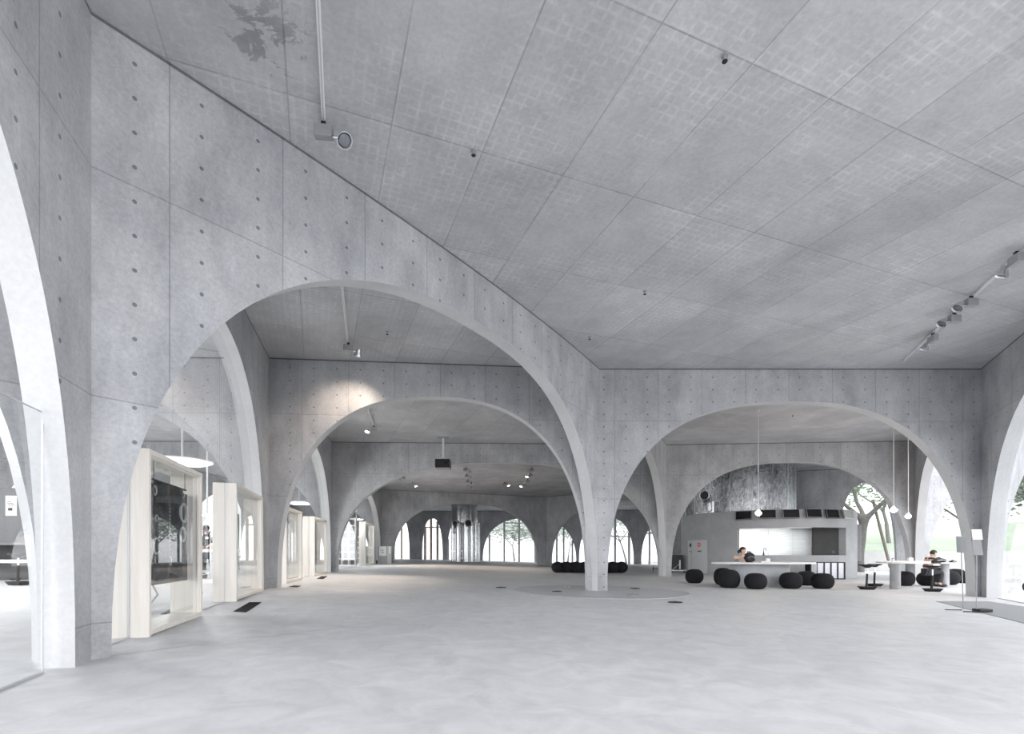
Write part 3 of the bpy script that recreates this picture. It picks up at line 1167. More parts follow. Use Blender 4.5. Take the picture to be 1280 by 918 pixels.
# six screens on the drum
SCR = [(929.5, 644.5, 'leftmost of the dark tilted screens along the drum rim'),
       (959.5, 643, 'dark tilted screen directly behind the single pendant bulb'),
       (989, 642.5, 'dark tilted screen above the middle of the kitchen opening'),
       (1017.5, 642, 'dark tilted screen, third from the pale one on the drum rim'),
       (1040.5, 642.5, 'dark tilted screen beside the pale screen on the drum rim'),
       (1059.5, 643, 'pale shining screen at the lawn end of the drum rim')]
for i, (px, py, lab) in enumerate(SCR):
    a, p = ang_at(px, DR + 0.16)
    z = EYE + (HORIZON - py) / F_PX * p.y
    t = thing('wall_screen', lab, 'screen', (p.x, p.y, z), a + PI / 2, 'screens along the drum rim')
    rt = Matrix.Rotation(R(-14), 3, 'X')
    MB().box((0, 0, 0), (0.66, 0.05, 0.40), rot=rt, bev=0.006).build('housing', M['black'] if i < 5 else M['alu'], t)
    MB().box(rt @ Vector((0, -0.027, 0.005)), (0.60, 0.006, 0.335), rot=rt).build('display', M['screen'] if i < 5 else M['brightscreen'], t)
    b = MB()
    for q in ((0, -0.031, 0.185, 0.64, 0.016), (0, -0.031, -0.185, 0.64, 0.016)):
        b.box(rt @ Vector(q[:3]), (q[3], 0.008, q[4]), rot=rt)
    for sx in (-0.32, 0.32):
        b.box(rt @ Vector((sx, -0.031, 0)), (0.014, 0.008, 0.386), rot=rt)
    b.build('bezel', M['alu'], t)
    MB().cyl((0, 0.02, 0), (0, 0.17, 0), 0.035).build('bracket', M['black'], t)

# big steel duct drum above the kitchen
VC, VR = Vector((11.35, 25.6)), 2.62
t = thing('duct_drum', 'huge crinkled steel duct cylinder above the cafe drum', 'duct', (VC.x, VC.y, DTOP + 0.005))
b = MB()
b.lathe([(VR, 0), (VR, CEIL - DTOP - 0.01)], n=72)
b.build('cylinder', M['duct'], t, True)
b = MB()
for k in range(18):
    a = 2 * PI * k / 18
    b.box((VR * math.cos(a), VR * math.sin(a), (CEIL - DTOP) / 2), (0.025, 0.035, CEIL - DTOP - 0.02), rot=a)
b.build('seam', M['alu'], t)


def horn(root, mouth, toward, r, drop):
    """Elbow pipe with a dark open mouth; drop = z where the upright pipe ends."""
    m = Vector(mouth)
    tw = Vector(toward).normalized()
    back = m - tw * r * 2.2
    path = [m, m - tw * r * 0.9, back + Vector((0, 0, -r * 0.35)), back - tw * r * 0.7 + Vector((0, 0, -r * 1.3)),
            back - tw * r * 0.8 + Vector((0, 0, -r * 2.6)), back - tw * r * 0.8 + Vector((0, 0, drop))]
    o = MB().tube(path, r, 22).build('elbow_pipe', M['duct'], root, True, 50)
    b = MB().cyl(m - tw * 0.004, m + tw * 0.012, r * 0.88, n=24)
    b.build('mouth', M['dark'], o)
    ring = []
    q = tw.to_track_quat('Z', 'Y')
    for k in range(24):
        ring.append(m + tw * 0.008 + q @ Vector((r * math.cos(k * PI / 12), r * math.sin(k * PI / 12), 0)))
    MB().tube(ring, r * 0.09, 8, closed=True).build('rim', M['alu'], o, True)


pm = at(880.5, 619.5, 22.5)
lm = pm - Vector(t.location)
horn(t, lm, (-0.55, -0.8, 0.0), 0.20, 0.003 - lm.z)
for px, rr in ((882, 0.10), (889.5, 0.13)):
    p = at(px, 640, 23.6) - Vector(t.location)
    MB().cyl((p.x, p.y, 0.0), (p.x, p.y, 0.5), rr, n=20).build('riser_pipe', M['alu'], t, True)

# far duct column with pipes
DX, DY = (580.5 - CX) / F_PX * 45.5, 45.5
t = thing('duct_column', 'cluster of silver ducts with two dark pipe mouths in the far bay', 'duct', (DX, DY, fz(DX, DY)))
zl = EYE + 2.55 - t.location.z
top = CEIL - t.location.z
MB().lathe([(0, zl), (1.1, zl), (1.18, zl + 0.08), (1.18, top)], n=56).build('cylinder', M['pipe'], t, True)
for px, rr, dy in ((566.5, 0.17, -0.2), (573, 0.27, -0.75), (578, 0.13, -0.4), (583.5, 0.40, -0.75), (590.3, 0.17, -0.8), (594.8, 0.16, -0.5), (598, 0.14, 0.1)):
    x = (px - CX) / F_PX * (DY + dy) - DX
    MB().cyl((x, dy, 0), (x, dy, zl + 0.1), rr, n=24).build('riser_pipe', M['pipe'], t, True)
b = MB()
for z in (0.95, 0.3):
    b.box((0, -0.75, z), (2.2, 0.04, 0.05))
b.build('clamp_rail', M['alu'], t)
for px, rr in ((568.7, 0.22), (585.3, 0.30)):
    x = (px - CX) / F_PX * (DY - 1.35) - DX
    horn(t, (x, -1.35, EYE + (HORIZON - 654.2) / F_PX * (DY - 1.35) - t.location.z), (0, -1, 0), rr, -0.9)

# ------------------------------------------------------------------ tables
p = Vector((7.35, 14.85))
zf = fz(*p)
TT = EYE - 0.285
t = thing('oval_table', 'long oval table with thin pale top on a broad concrete foot', 'table', (p.x, p.y, zf))
H = TT - zf
b = MB()
el = [(1.50 * math.cos(2 * PI * i / 72), 0.62 * math.sin(2 * PI * i / 72)) for i in range(72)]
b.prism(el, H - 0.045, H)
b.build('tabletop', M['white'], t, True, 50)
b = MB()
el = [(-0.10 + 0.86 * math.cos(2 * PI * i / 56), 0.31 * math.sin(2 * PI * i / 56)) for i in range(56)]
b.prism(el, -0.02, H - 0.045)
b.build('foot', M['base'], t, True, 50)

t = thing('napkin_box', 'small white box on the oval table', 'box', at(959.5, 703, 14.8) * 1.0)
t.location.z = TT
MB().box((0, 0, 0.055), (0.11, 0.1, 0.11), bev=0.006).build('carton', M['paper'], t)
MB().box((0, 0, 0.113), (0.06, 0.02, 0.012)).build('napkin', M['white'], t)
o = MB().box((0, 0, 0.015), (0.16, 0.2, 0.03), bev=0.004).build('white_tray', M['paper'])
o.location = at(953, 703, 14.7)
o.location.z = TT
tag(o, 'flat white tray beside the small white box on the oval table', 'tray')


def soft_bag(name, label, loc, size, rz, mat):
    b = MB()
    r = bmesh.ops.create_icosphere(b.b, subdivisions=4, radius=1.0)
    for v in b.b.verts:
        d = 0.12 * math.sin(v.co.x * 3.1 + 1) * math.sin(v.co.y * 2.3) + 0.06 * math.sin(v.co.z * 7 + v.co.x * 5)
        v.co *= 1 + d
        v.co.z = max(v.co.z, -0.75)
        v.co = Vector((v.co.x * size[0] / 2, v.co.y * size[1] / 2, (v.co.z + 0.75) * size[2] / 1.8))
    t = thing(name, label, 'bag', loc, rz)
    b.build('pouch', mat, t, True)
    MB().tube([(-size[0] * 0.22, 0, size[2] * 0.82), (-size[0] * 0.15, 0, size[2] * 1.06), (size[0] * 0.05, 0, size[2] * 1.1), (size[0] * 0.2, 0, size[2] * 0.85)], 0.012, 8).build('handle', M['black'], t, True)
    MB().tube([(-size[0] * 0.35, -size[1] * 0.42, size[2] * 0.45), (0, -size[1] * 0.52, size[2] * 0.55), (size[0] * 0.35, -size[1] * 0.42, size[2] * 0.45)], 0.006, 6).build('zip', M['alu'], t, True)
    return t


pbag = at(936.5, 703, 14.75)
soft_bag('backpack', 'black rounded backpack on the oval table in front of the person', (pbag.x, pbag.y, TT), (0.31, 0.26, 0.30), 0.1, M['bag'])

# lawn-side oval table by the lawn window
TR = EYE - 0.27
t = thing('oval_table', 'pale oval table on round concrete legs by the lawn window', 'table', (10.95, 14.55, fz(10.95, 14.55)))
zf = t.location.z
hz = TR - zf
b = MB()
tc, td = Vector((11.93 - 10.95, 15.5 - 14.55)), Vector((0.67, 0.742))
tn = Vector((-0.742, 0.67))
b.prism([tuple(tc + td * 1.5 * math.cos(2 * PI * i / 64) + tn * 0.66 * math.sin(2 * PI * i / 64)) for i in range(64)], hz - 0.045, hz)
b.build('tabletop', M['white'], t, True, 40)
for px, d in ((1119, 14.55), (1137.8, 16.5)):
    x = (px - CX) / F_PX * d - 10.95
    y = d - 14.55
    zb = fz(x + 10.95, d) - zf
    MB().cyl((x, y, zb), (x, y, hz - 0.04), 0.13, n=32).build('leg', M['base'], t, True)
pc = at(1116.3, 702, 14.55)
t = thing('sugar_shaker', 'small glass shaker on the lawn-side oval table above its front leg', 'shaker', (pc.x, pc.y, TR))
MB().lathe([(0, 0), (0.035, 0), (0.037, 0.06), (0.03, 0.085), (0, 0.085)]).build('jar', M['clearjar'], t, True)
MB().lathe([(0, 0.086), (0.032, 0.086), (0.03, 0.11), (0, 0.115)]).build('lid', M['grey'], t, True)
pc = at(1137.6, 702, 16.0)
t = thing('napkin_box', 'white napkin box on the lawn-side oval table beside the dark arch leg', 'box', (pc.x, pc.y, TR))
MB().box((0, 0, 0.05), (0.13, 0.1, 0.1), bev=0.006).build('carton', M['paper'], t)
MB().box((0, 0, 0.103), (0.07, 0.02, 0.012)).build('napkin', M['white'], t)

# second table further right
q = at(1196, 703.5, 16.0)
t = thing('lawn_table', 'thin dark-edged table on a concrete post where the striped person sits', 'table', (q.x, q.y, fz(q.x, q.y)))
TL = EYE - 0.31
hz = TL - t.location.z
b = MB()
b.prism([(-0.75 + 0.0, -0.3), (0.62, -0.34), (0.66, 0.3), (-0.72, 0.34)], hz - 0.035, hz)
b.build('tabletop', M['lgrey'], t)
x = (1181.2 - CX) / F_PX * 16.0 - q.x
MB().cyl((x, 0, 0), (x, 0, hz - 0.035), 0.11, n=28).build('leg', M['base'], t, True)
pb_ = at(1173.5, 703, 15.85)
soft_bag('backpack', 'slumped black backpack on the thin table before the striped person', (pb_.x, pb_.y, TL), (0.42, 0.26, 0.14), 0.05, M['bag'])
o = soft_bag('bag', 'flat black pouch on the thin table beyond the slumped backpack', (at(1191, 703, 15.9).x, 15.9, TL), (0.26, 0.18, 0.06), 0.2, M['bag'])

# low steel cabinet in front of the drum
q = on_floor(1035, 724.5)
t = thing('steel_cabinet', 'low steel cabinet with shining panels and black uprights before the drum', 'cabinet', q, R(-4))
W, H, D = 42 / F_PX * q.y, 0.69, 0.45
MB().box((0, D / 2, H - 0.015), (W, D, 0.03), bev=0.004).build('top', M['black'], t)
MB().box((0, D / 2, 0.02), (W, D, 0.04)).build('base', M['black'], t)
for i in range(5):
    x = -W / 2 + 0.02 + (W - 0.04) * (0, 0.4, 0.6, 0.8, 1.0)[i]
    MB().box((x, 0.02, H / 2), (0.035, 0.04, H - 0.04)).build('upright', M['black'], t)
xs_ = [-W / 2 + 0.02 + (W - 0.04) * k for k in (0, 0.2, 0.4, 0.6, 0.8, 1.0)]
for i, (x0, x1) in enumerate(zip(xs_, xs_[1:])):
    MB().box(((x0 + x1) / 2, 0.045, H / 2), (x1 - x0 - 0.03, 0.02, H - 0.06)).build('panel', M['grey'] if i == 0 else M['steelpanel'], t)
MB().box((0, D - 0.01, H / 2), (W, 0.02, H - 0.04)).build('back', M['black'], t)

# cart beside the grey doors
q = on_floor(848, 716.5)
t = thing('service_cart', 'black service cart on a white base beside the grey doors', 'cart', q)
MB().box((-0.05, 0.3, 0.5), (0.58, 0.5, 0.8), bev=0.01).build('bin', M['black'], t)
MB().box((0, 0.0, 0.12), (0.75, 0.06, 0.06)).build('base_rail', M['white'], t)
MB().box((0.08, 0.02, 0.42), (0.07, 0.04, 0.45)).build('handle', M['white'], t)
MB().tube([(-0.3, 0.02, 0.15), (0.08, 0.02, 0.48)], 0.014, 8).build('brace', M['white'], t)
for sx in (-0.3, 0.3):
    MB().cyl((sx - 0.02, 0.05, 0.045), (sx + 0.02, 0.05, 0.045), 0.045).build('caster', M['dark'], t, True)

# small black stand by the middle pier
q = on_floor(819.5, 715)
t = thing('small_stand', 'tiny black metal stand left standing by the middle pier', 'stand', q)
MB().box((0, 0, 0.16), (0.3, 0.2, 0.03)).build('shelf', M['black'], t)
for sx in (-0.13, 0.13):
    MB().box((sx, 0, 0.15), (0.025, 0.03, 0.3)).build('leg', M['black'], t)


# ------------------------------------------------------------------ perching stools
def perch(px, pbot, hpx, label, src=None):
    q = on_floor(px, pbot - 1.2)
    if src is None:
        t = thing('perching_stool', label, 'stool', q, 0, 'black perching stools with boat-shaped feet')
        b = MB()
        lo = [(-0.13, -0.1), (0.13, -0.1), (0.13, 0.1), (-0.13, 0.1)]
        hi = [(-0.2, -0.13), (0.2, -0.13), (0.2, 0.13), (-0.2, 0.13)]
        vl = [b.b.verts.new((x, y, 0)) for x, y in lo]
        vh = [b.b.verts.new((x, y, 0.085)) for x, y in hi]
        b.b.faces.new(vl[::-1])
        b.b.faces.new(vh)
        for i in range(4):
            b.b.faces.new([vl[i], vl[(i + 1) % 4], vh[(i + 1) % 4], vh[i]])
        b.build('foot', M['black'], t)
        MB().cyl((-0.02, 0, 0.08), (0.0, 0, 0.44), 0.028, n=16).build('lower_post', M['black'], t, True)
        MB().cyl((0.0, 0, 0.44), (0.003, 0, 0.62), 0.019, n=16).build('upper_post', M['alu'], t, True)
        b = MB()
        b.lathe([(0, 0.6), (0.05, 0.6), (0.13, 0.655), (0.19, 0.67), (0.2, 0.685), (0.19, 0.70), (0, 0.69)], Matrix.Diagonal((1.15, 0.75, 1, 1)), 28)
        b.build('seat', M['black'], t, True, 50)
        return t
    return dup(src, q, random.uniform(-0.3, 0.3), label)


st0 = perch(1084, 738.5, 31, 'black perching stool nearest the oval table')
perch(1093.5, 734.5, 28, 'black perching stool just behind the one nearest the oval table', st0)
perch(1165.5, 741, 34, 'black perching stool in front of the big ball stool by the lawn', st0)
perch(23, 733, 30, 'black perching stool behind the low glass screen', st0)

# ------------------------------------------------------------------ sign stands
def sign(px, pbot, plate, label, sheet=None):
    q = on_floor(px, pbot)
    q.z += 0.012 if sheet else 0
    t = thing('sign_stand', label, 'sign', q)
    k = q.y / F_PX
    x0, y0, x1, y1 = plate
    cx, cz = ((x0 + x1) / 2 - CX) * k - q.x, EYE + (HORIZON - (y0 + y1) / 2) * k - q.z
    w, h = (x1 - x0) * k, (y1 - y0) * k
    MB().cyl((0, 0, 0.02), (cx, 0.012, cz), 0.008, n=12).build('pole', M['polegrey'], t, True)
    rt = Matrix.Rotation(R(-8), 3, 'X') @ Matrix.Rotation(R(4 if sheet is None else 0), 3, 'Y')
    MB().box((cx, 0, cz), (w, 0.006, h), rot=rt, bev=0.001).build('plate', M['plategrey'], t)
    if sheet:
        x0, y0, x1, y1 = sheet
        MB().box((((x0 + x1) / 2 - CX) * k - q.x, 0.02, EYE + (HORIZON - (y0 + y1) / 2) * k - q.z), ((x1 - x0) * k, 0.004, (y1 - y0) * k), rot=rt).build('paper_sheet', M['paper'], t)
        MB().box((0.1, 0.0, 0.025), (0.22, 0.16, 0.05), bev=0.01).build('foot', M['black'], t)
        MB().box((-0.12, -0.05, 0.008), (0.26, 0.02, 0.016), rot=R(-10)).build('foot_bar', M['black'], t)
    else:
        MB().box((-0.14, 0.02, 0.008), (0.3, 0.02, 0.016), rot=R(-8)).build('foot_bar', M['black'], t)
        MB().cyl((0, 0, 0), (0, 0, 0.02), 0.03).build('foot', M['alu'], t, True)
    return t


sign(1204.3, 763.5, (1195.7, 671, 1208.3, 691.5), 'slim sign stand with a tilted grey plate, nearer the lawn table')
sign(1220.6, 766, (1215.5, 673, 1227.5, 694.5), 'slim sign stand with grey plate and white sheet behind, before the right pier', sheet=(1216.5, 662, 1229, 675))

# entrance mat
mp = [on_floor(1170, 752.3), on_floor(1283, 780.5), on_floor(1300, 762), on_floor(1236, 752.5)]
b = MB()
b.prism([(p.x, p.y) for p in mp], lambda x, y: fz(x, y) - 0.004, lambda x, y: fz(x, y) + 0.008)
tag(b.build('entrance_mat', M['mat']), 'grey entrance mat on the floor by the right pier', 'mat')


# ------------------------------------------------------------------ floor fittings
def floor_grille(px, label):
    c = [on_floor(x, y) for x, y in px]
    cen = sum(c, Vector()) / 4
    t = thing('floor_grille', label, 'grille', (cen.x, cen.y, fz(cen.x, cen.y)))
    off = Vector(t.location)
    b = MB()
    lo = [p - off + Vector((0, 0, 0.003)) for p in c]
    b.quad(*lo)
    b.build('pit', M['dark'], t)
    b = MB()
    for k in range(13):
        f = k / 12
        p, q = lo[0].lerp(lo[3], f), lo[1].lerp(lo[2], f)
        b.tube([p + Vector((0, 0, 0.004)), q + Vector((0, 0, 0.004))], 0.006, 4)
    b.build('bars', M['black'], t)


floor_grille([(292, 765), (308, 766), (326.5, 754), (311, 754)], 'black slotted floor grille in front of the second timber frame')
floor_grille([(396, 724), (404, 724.3), (409, 721.2), (402, 721)], 'small black floor grille in front of the fourth timber frame')
floor_grille([(361, 734.2), (371, 734.6), (376, 733.2), (367, 732.8)], 'faint floor grille in front of the third timber frame')
floor_grille([(201, 768), (214, 769), (239, 757), (227, 756)], 'black floor grille behind the glass of the large timber frame')

bm_ = MB()
ring = [(N1[0] + 2.02 * math.cos(2 * PI * i / 72), N1[1] - 0.05 + 2.02 * math.sin(2 * PI * i / 72)) for i in range(72)]
cv = bm_.b.verts.new((N1[0], N1[1] - 0.05, fz(N1[0], N1[1]) + 0.004))
rv = [bm_.b.verts.new((x, y, fz(x, y) + 0.004)) for x, y in ring]
for i in range(72):
    bm_.b.faces.new([cv, rv[i], rv[(i + 1) % 72]])
o = bm_.build('floor_grating', M['grating'])
tag(o, 'large round perforated steel plate in the floor around the centre pier', 'grating')
MB().tube([(x, y, fz(x, y) + 0.004) for x, y in ring], 0.005, 6, closed=True).build('rim', M['mullion'], o)


def floor_cover(px, py, w, label, mat):
    q = on_floor(px, py)
    t = thing('floor_box', label, 'floor box', (q.x, q.y, fz(q.x, q.y) + 0.004), 0.3)
    r = w / F_PX * q.y / 2
    MB().lathe([(0, 0), (r, 0), (r, 0.008), (r * 0.8, 0.012), (0, 0.012)], n=32).build('lid', mat, t, True, 40)
    MB().box((0, 0, 0.014), (r * 0.5, r * 0.12, 0.006)).build('catch', M['dark'], t)


floor_cover(709, 734.2, 8, 'shiny round floor box on the perforated plate left of the centre pier', M['alu'])
floor_cover(696, 740, 12, 'dark round floor box at the front edge of the perforated plate', M['black'])
floor_cover(793.5, 736.3, 13, 'dark floor box at the back of the perforated plate, cafe side', M['black'])
floor_cover(791, 744, 14, 'half shiny floor box at the front of the perforated plate, cafe side', M['grey'])
floor_cover(844, 753.6, 18, 'dark round floor box on bare floor just outside the perforated plate', M['black'])
floor_cover(626.5, 735, 13, 'dark floor box on bare floor beyond the perforated plate, far from the cafe', M['black'])


# ------------------------------------------------------------------ tracks and spotlights
def track(name, label, p, q, group='light tracks on the ceiling'):
    p, q = Vector(p), Vector(q)
    t = thing(name, label, 'track', (p + q) / 2, math.atan2(q.y - p.y, q.x - p.x), group)
    L = (q - p).length
    MB().box((0, 0, -0.02), (L, 0.035, 0.04)).build('rail', M['white'], t)
    MB().box((0, 0, -0.0415), (L - 0.02, 0.010, 0.004)).build('slot', M['mullion'], t)
    for s in (-1, 1):
        MB().box((s * (L / 2 + 0.012), 0, -0.02), (0.024, 0.037, 0.042)).build('end_cap', M['alu'], t)
    return t


def spot(px, py, rz, label, lit=False, drop=0.0445, side=1, scale=1.0, energy=0, src=None, aim=(0.3, -0.35), color=(1.0, 0.82, 0.66)):
    """Track spot: adaptor at the ceiling, gear box and a bell-shaped head beside it."""
    p = on_ceil(px, py)
    t = thing('track_spotlight', label, 'spotlight', (p.x, p.y, CEIL - drop), rz, 'track spotlights')
    t.scale = (scale,) * 3
    MB().box((0, 0, -0.025), (0.05, 0.04, 0.05), bev=0.004).build('adaptor', M['black'], t)
    MB().box((0, 0, -0.115), (0.20, 0.09, 0.13), bev=0.008).build('gear_box', M['grey'], t)
    a = MB().tube([(side * 0.09, 0, -0.16), (side * 0.14, 0, -0.17), (side * 0.17, 0, -0.15)], 0.013, 8).build('arm', M['alu'], t, True)
    d = Vector((aim[0] * side, aim[1], -1)).normalized()
    mt = Matrix.Translation((side * 0.205, 0, -0.16)) @ d.to_track_quat('Z', 'Y').to_matrix().to_4x4()
    h = MB().lathe([(0.0, -0.06), (0.035, -0.06), (0.045, -0.02), (0.06, 0.02), (0.085, 0.07), (0.088, 0.085), (0.078, 0.085), (0.06, 0.05), (0, 0.045)], mt).build('lamp_head', M['alu'], t, True, 50)
    mt2 = mt @ Matrix.Translation((0, 0, 0.062))
    MB().lathe([(0, 0), (0.062, 0), (0.062, 0.008), (0, 0.012)], mt2, 20).build('lens', M['lamp'] if lit else M['lens'], h, True)
    if energy:
        l = bpy.data.lights.new('spot_glow', 'SPOT')
        l.energy = energy
        l.spot_size = R(95)
        l.spot_blend = 0.8
        l.color = color
        l.shadow_soft_size = 0.06
        o = bpy.data.objects.new('spot_glow', l)
        COL.objects.link(o)
        o.parent = t
        o.location = mt2 @ Vector((0, 0, 0.03))
        o.rotation_euler = d.to_track_quat('-Z', 'Y').to_euler()
    return t


pa, pb = on_ceil(404.5, 146), on_ceil(397.5, 0)
track('light_track', 'long pale ceiling track ending above the near arch', pa, pb + (pb - pa) * 0.5)
spot(404.5, 147, 0.1, 'grey track spotlight on the end of the long track above the near arch', side=1, aim=(0.55, -0.6), scale=0.9)
pa, pb = on_ceil(1130, 449), on_ceil(1292, 299)
track('light_track', 'ceiling track carrying four spotlights near the right wall', pa, pb + (pb - pa) * 0.4)
rz = math.atan2(pb.y - pa.y, pb.x - pa.x)
spot(1270, 311, rz + 0.2, 'track spotlight by the right wall, at the frame edge', side=-1)
spot(1214, 367, rz + 2.0, 'second track spotlight from the frame edge by the right wall', side=-1, aim=(0.9, 0))
spot(1193, 388, rz + 2.0, 'third track spotlight by the right wall, bell turned sideways', side=-1, aim=(0.9, 0))
spot(1166, 414, rz + 0.2, 'last track spotlight of the four near the right wall', side=-1)
pa, pb = on_ceil(434.5, 425), on_ceil(427, 350)
track('light_track', 'short ceiling track in the bay behind the long left arch', pa, pb + (pb - pa) * 0.3)
spot(435.5, 426, 0.3, 'lit track spotlight behind the long left arch', lit=True, energy=52, aim=(-0.2, 0.75))
pa, pb = on_ceil(466.5, 530), on_ceil(459, 508)
track('light_track', 'short ceiling track in front of the projector bay', pa, pb)
spot(467.5, 531, 0.3, 'lit track spotlight on the short track left of the projector', lit=True, side=-1, energy=230)
spot(505, 595.5, 0.3, 'small spotlight nearest the third arch above the grey bin', side=-1, drop=0)
spot(515.5, 603.5, 0.3, 'bright lit spotlight in the far bay above the grey bin', lit=True, energy=260, drop=0)
G1 = [(581.7, 583.5), (583.4, 591.5), (584.4, 599), (585, 605)]
G1L = ['first spotlight of the row over the silver ducts, just past the arch edge', 'second spotlight in the row over the silver ducts',
       'third spotlight in the row over the silver ducts', 'last spotlight in the row over the silver ducts']
pa, pb = on_ceil(*G1[0]), on_ceil(*G1[-1])
track('light_track', 'far ceiling track in line with the silver ducts', pa, pb)
for (x, y), l in zip(G1, G1L):
    spot(x, y, 0.2, l)
G2 = [(664.5, 584), (663.5, 590.5), (659.5, 598), (655.5, 603.5)]
G2L = ['first spotlight of the row right of the projector, at the arch edge', 'second spotlight of the row right of the projector, bright bell',
       'third spotlight of the row right of the projector', 'last bright spotlight of the row right of the projector']
pa, pb = on_ceil(*G2[0]), on_ceil(*G2[-1])
track('light_track', 'far ceiling track between projector and centre pier', pa, pb)
for i, ((x, y), l) in enumerate(zip(G2, G2L)):
    spot(x, y, 0.2, l, side=-1, lit=i in (1, 3), energy=70 if i in (1, 3) else 0)
spot(631, 603, 0.1, 'single small spotlight between the two far rows', lit=True, drop=0)
spot(955, 583, 0.4, 'small spotlight on the ceiling behind the cafe wall arch', lit=False) if False else None
for px, py, l in ((906, 69, 'small dark ceiling sprinkler on a panel joint, highest in view'), (592, 188, 'small ceiling sprinkler above the long left arch'),
                  (806, 364, 'small ceiling sprinkler above the centre of the hall'), (737, 421, 'small ceiling sprinkler close to the centre pier'),
                  (484, 415, 'small ceiling sprinkler behind the long left arch'), (991, 519, 'small pale ceiling fitting above the cafe pendants')):
    p = on_ceil(px, py)
    t = thing('sprinkler_head', l, 'sprinkler', p, 0, 'ceiling sprinklers')
    MB().lathe([(0, 0), (0.03, 0), (0.03, -0.012), (0.012, -0.016), (0.01, -0.05), (0, -0.05)]).build('escutcheon', M['grey'], t, True)
    MB().lathe([(0, -0.055), (0.025, -0.055), (0.022, -0.06), (0, -0.062)]).build('deflector', M['black'], t, True)

# projector
p = on_ceil(554, 547)
t = thing('projector', 'black ceiling projector on a white pole between the second and third arches', 'projector', p)
MB().box((0, 0, -0.02), (0.42, 0.2, 0.04), bev=0.005).build('mount_plate', M['grey'], t)
MB().cyl((0, 0, -0.04), (0, 0, -0.80), 0.035, n=16).build('pole', M['white'], t, True)
k = p.y / F_PX
MB().box((0, 0, -0.83), (0.28, 0.3, 0.07), bev=0.01).build('cradle', M['lgrey'], t)
bd = MB().box((0, 0, -1.03), (0.56, 0.5, 0.34), bev=0.03).build('body', M['black'], t)
MB().box((0, 0, -1.19), (0.54, 0.48, 0.06), bev=0.01).build('lower_trim', M['grey'], t)
MB().cyl((0.13, -0.26, -1.0), (0.13, -0.24, -1.0), 0.07).build('lens', M['screen'], bd, True)


# pendant bulbs
def pendant(px, pz, y, label):
    x = (px - CX) / F_PX * y
    z = EYE + (HORIZON - pz) / F_PX * y
    t = thing('pendant_bulb', label, 'pendant light', (x, y, z), 0, 'bare pendant bulbs over the cafe tables')
    MB().cyl((0, 0, 0.14), (0, 0, CEIL - z), 0.011, n=8).build('cord', M['cord'], t, True)
    MB().lathe([(0, CEIL - z), (0.05, CEIL - z), (0.045, CEIL - z - 0.03), (0, CEIL - z - 0.035)]).build('ceiling_cup', M['white'], t, True)
    MB().lathe([(0, 0.15), (0.02, 0.15), (0.03, 0.13), (0.03, 0.075), (0, 0.07)]).build('socket', M['cord'], t, True)
    MB().lathe([(0, 0.085), (0.026, 0.08), (0.05, 0.05), (0.085, 0.01), (0.088, -0.02), (0.06, -0.06), (0.025, -0.078), (0, -0.08)], n=24).build('bulb', M['bulb'], t, True)
    l = bpy.data.lights.new('bulb_glow', 'POINT')
    l.energy = 14
    l.color = (1, 0.82, 0.6)
    l.shadow_soft_size = 0.1
    o = bpy.data.objects.new('bulb_glow', l)
    COL.objects.link(o)
    o.parent = t
    o.location = (0, 0, -0.1)


pendant(948, 641.5, 15.7, 'lit pendant bulb hanging alone in front of the drum screens')
pendant(1117, 637.5, 14.6, 'lit pendant bulb over the lawn-side oval table, the higher of the pair')
pendant(1135.3, 645.5, 17.1, 'lit pendant bulb over the lawn-side oval table, the lower of the pair')

# grey bin with notices
q = on_floor(478, 705.4)
t = thing('recycling_bin', 'grey recycling bin with white notices at the far left pier', 'bin', q, R(8))
MB().box((0, 0.25, 0.575), (0.62, 0.5, 1.15), bev=0.012).build('cabinet', M['grey'], t)
MB().box((0.43, 0.25, 0.58), (0.24, 0.5, 1.16), bev=0.01).build('side_unit', M['lgrey'], t)
nt = MB().box((0.02, -0.008, 0.84), (0.46, 0.012, 0.62)).build('notice', M['paper'], t)
MB().box((0.02, -0.018, 0.76), (0.1, 0.008, 0.05)).box((-0.02, -0.018, 0.92), (0.2, 0.008, 0.014)).box((-0.02, -0.018, 0.87), (0.2, 0.008, 0.014)).build('lettering', M['dark'], nt)
MB().box((0.47, -0.008, 0.9), (0.13, 0.012, 0.45)).build('notice', M['paper'], t)
MB().box((-0.36, 0.2, 0.12), (0.12, 0.2, 0.24), bev=0.01).build('pedal_box', M['black'], t)

# round sensor disc on the glass at the right
rr = wR.s_at(1269)
x, y = wR.plan(rr, 0.14)
z = EYE + (HORIZON - 734) / F_PX * y
t = thing('glass_sticker', 'round black disc stuck on the glass in the right arch', 'sticker', (x, y, z), math.atan2(wR.u.y, wR.u.x))
MB().cyl((0, -0.008, 0), (0, 0.008, 0), 0.075, n=32).build('disc', M['dark'], t, True, 40)

# ------------------------------------------------------------------ glazed reading room on the left
# banner, and a dark sheet imitating a reflection, behind the first timber frame
def wall_pt(w, px, off):
    s = w.s_at(px)
    return s


sF0, sF1 = w03.s_at(183.6), w03.s_at(251)
ang3 = math.atan2(w03.u.y, w03.u.x)
org = Vector((*w03.plan(sF0, 0.26), 0))
org.z = fz(org.x, org.y)
WF = sF1 - sF0
t = thing('hanging_banner', 'dark printed banner with pale rings hanging behind the large timber frame', 'banner', org, ang3)
# local x along the wall, local y towards the room
def ray_s(w, off, px):
    r = (px - CX) / F_PX
    a = w.a + w.n * off
    return (r * a.y - a.x) / (w.u.x - r * w.u.y)


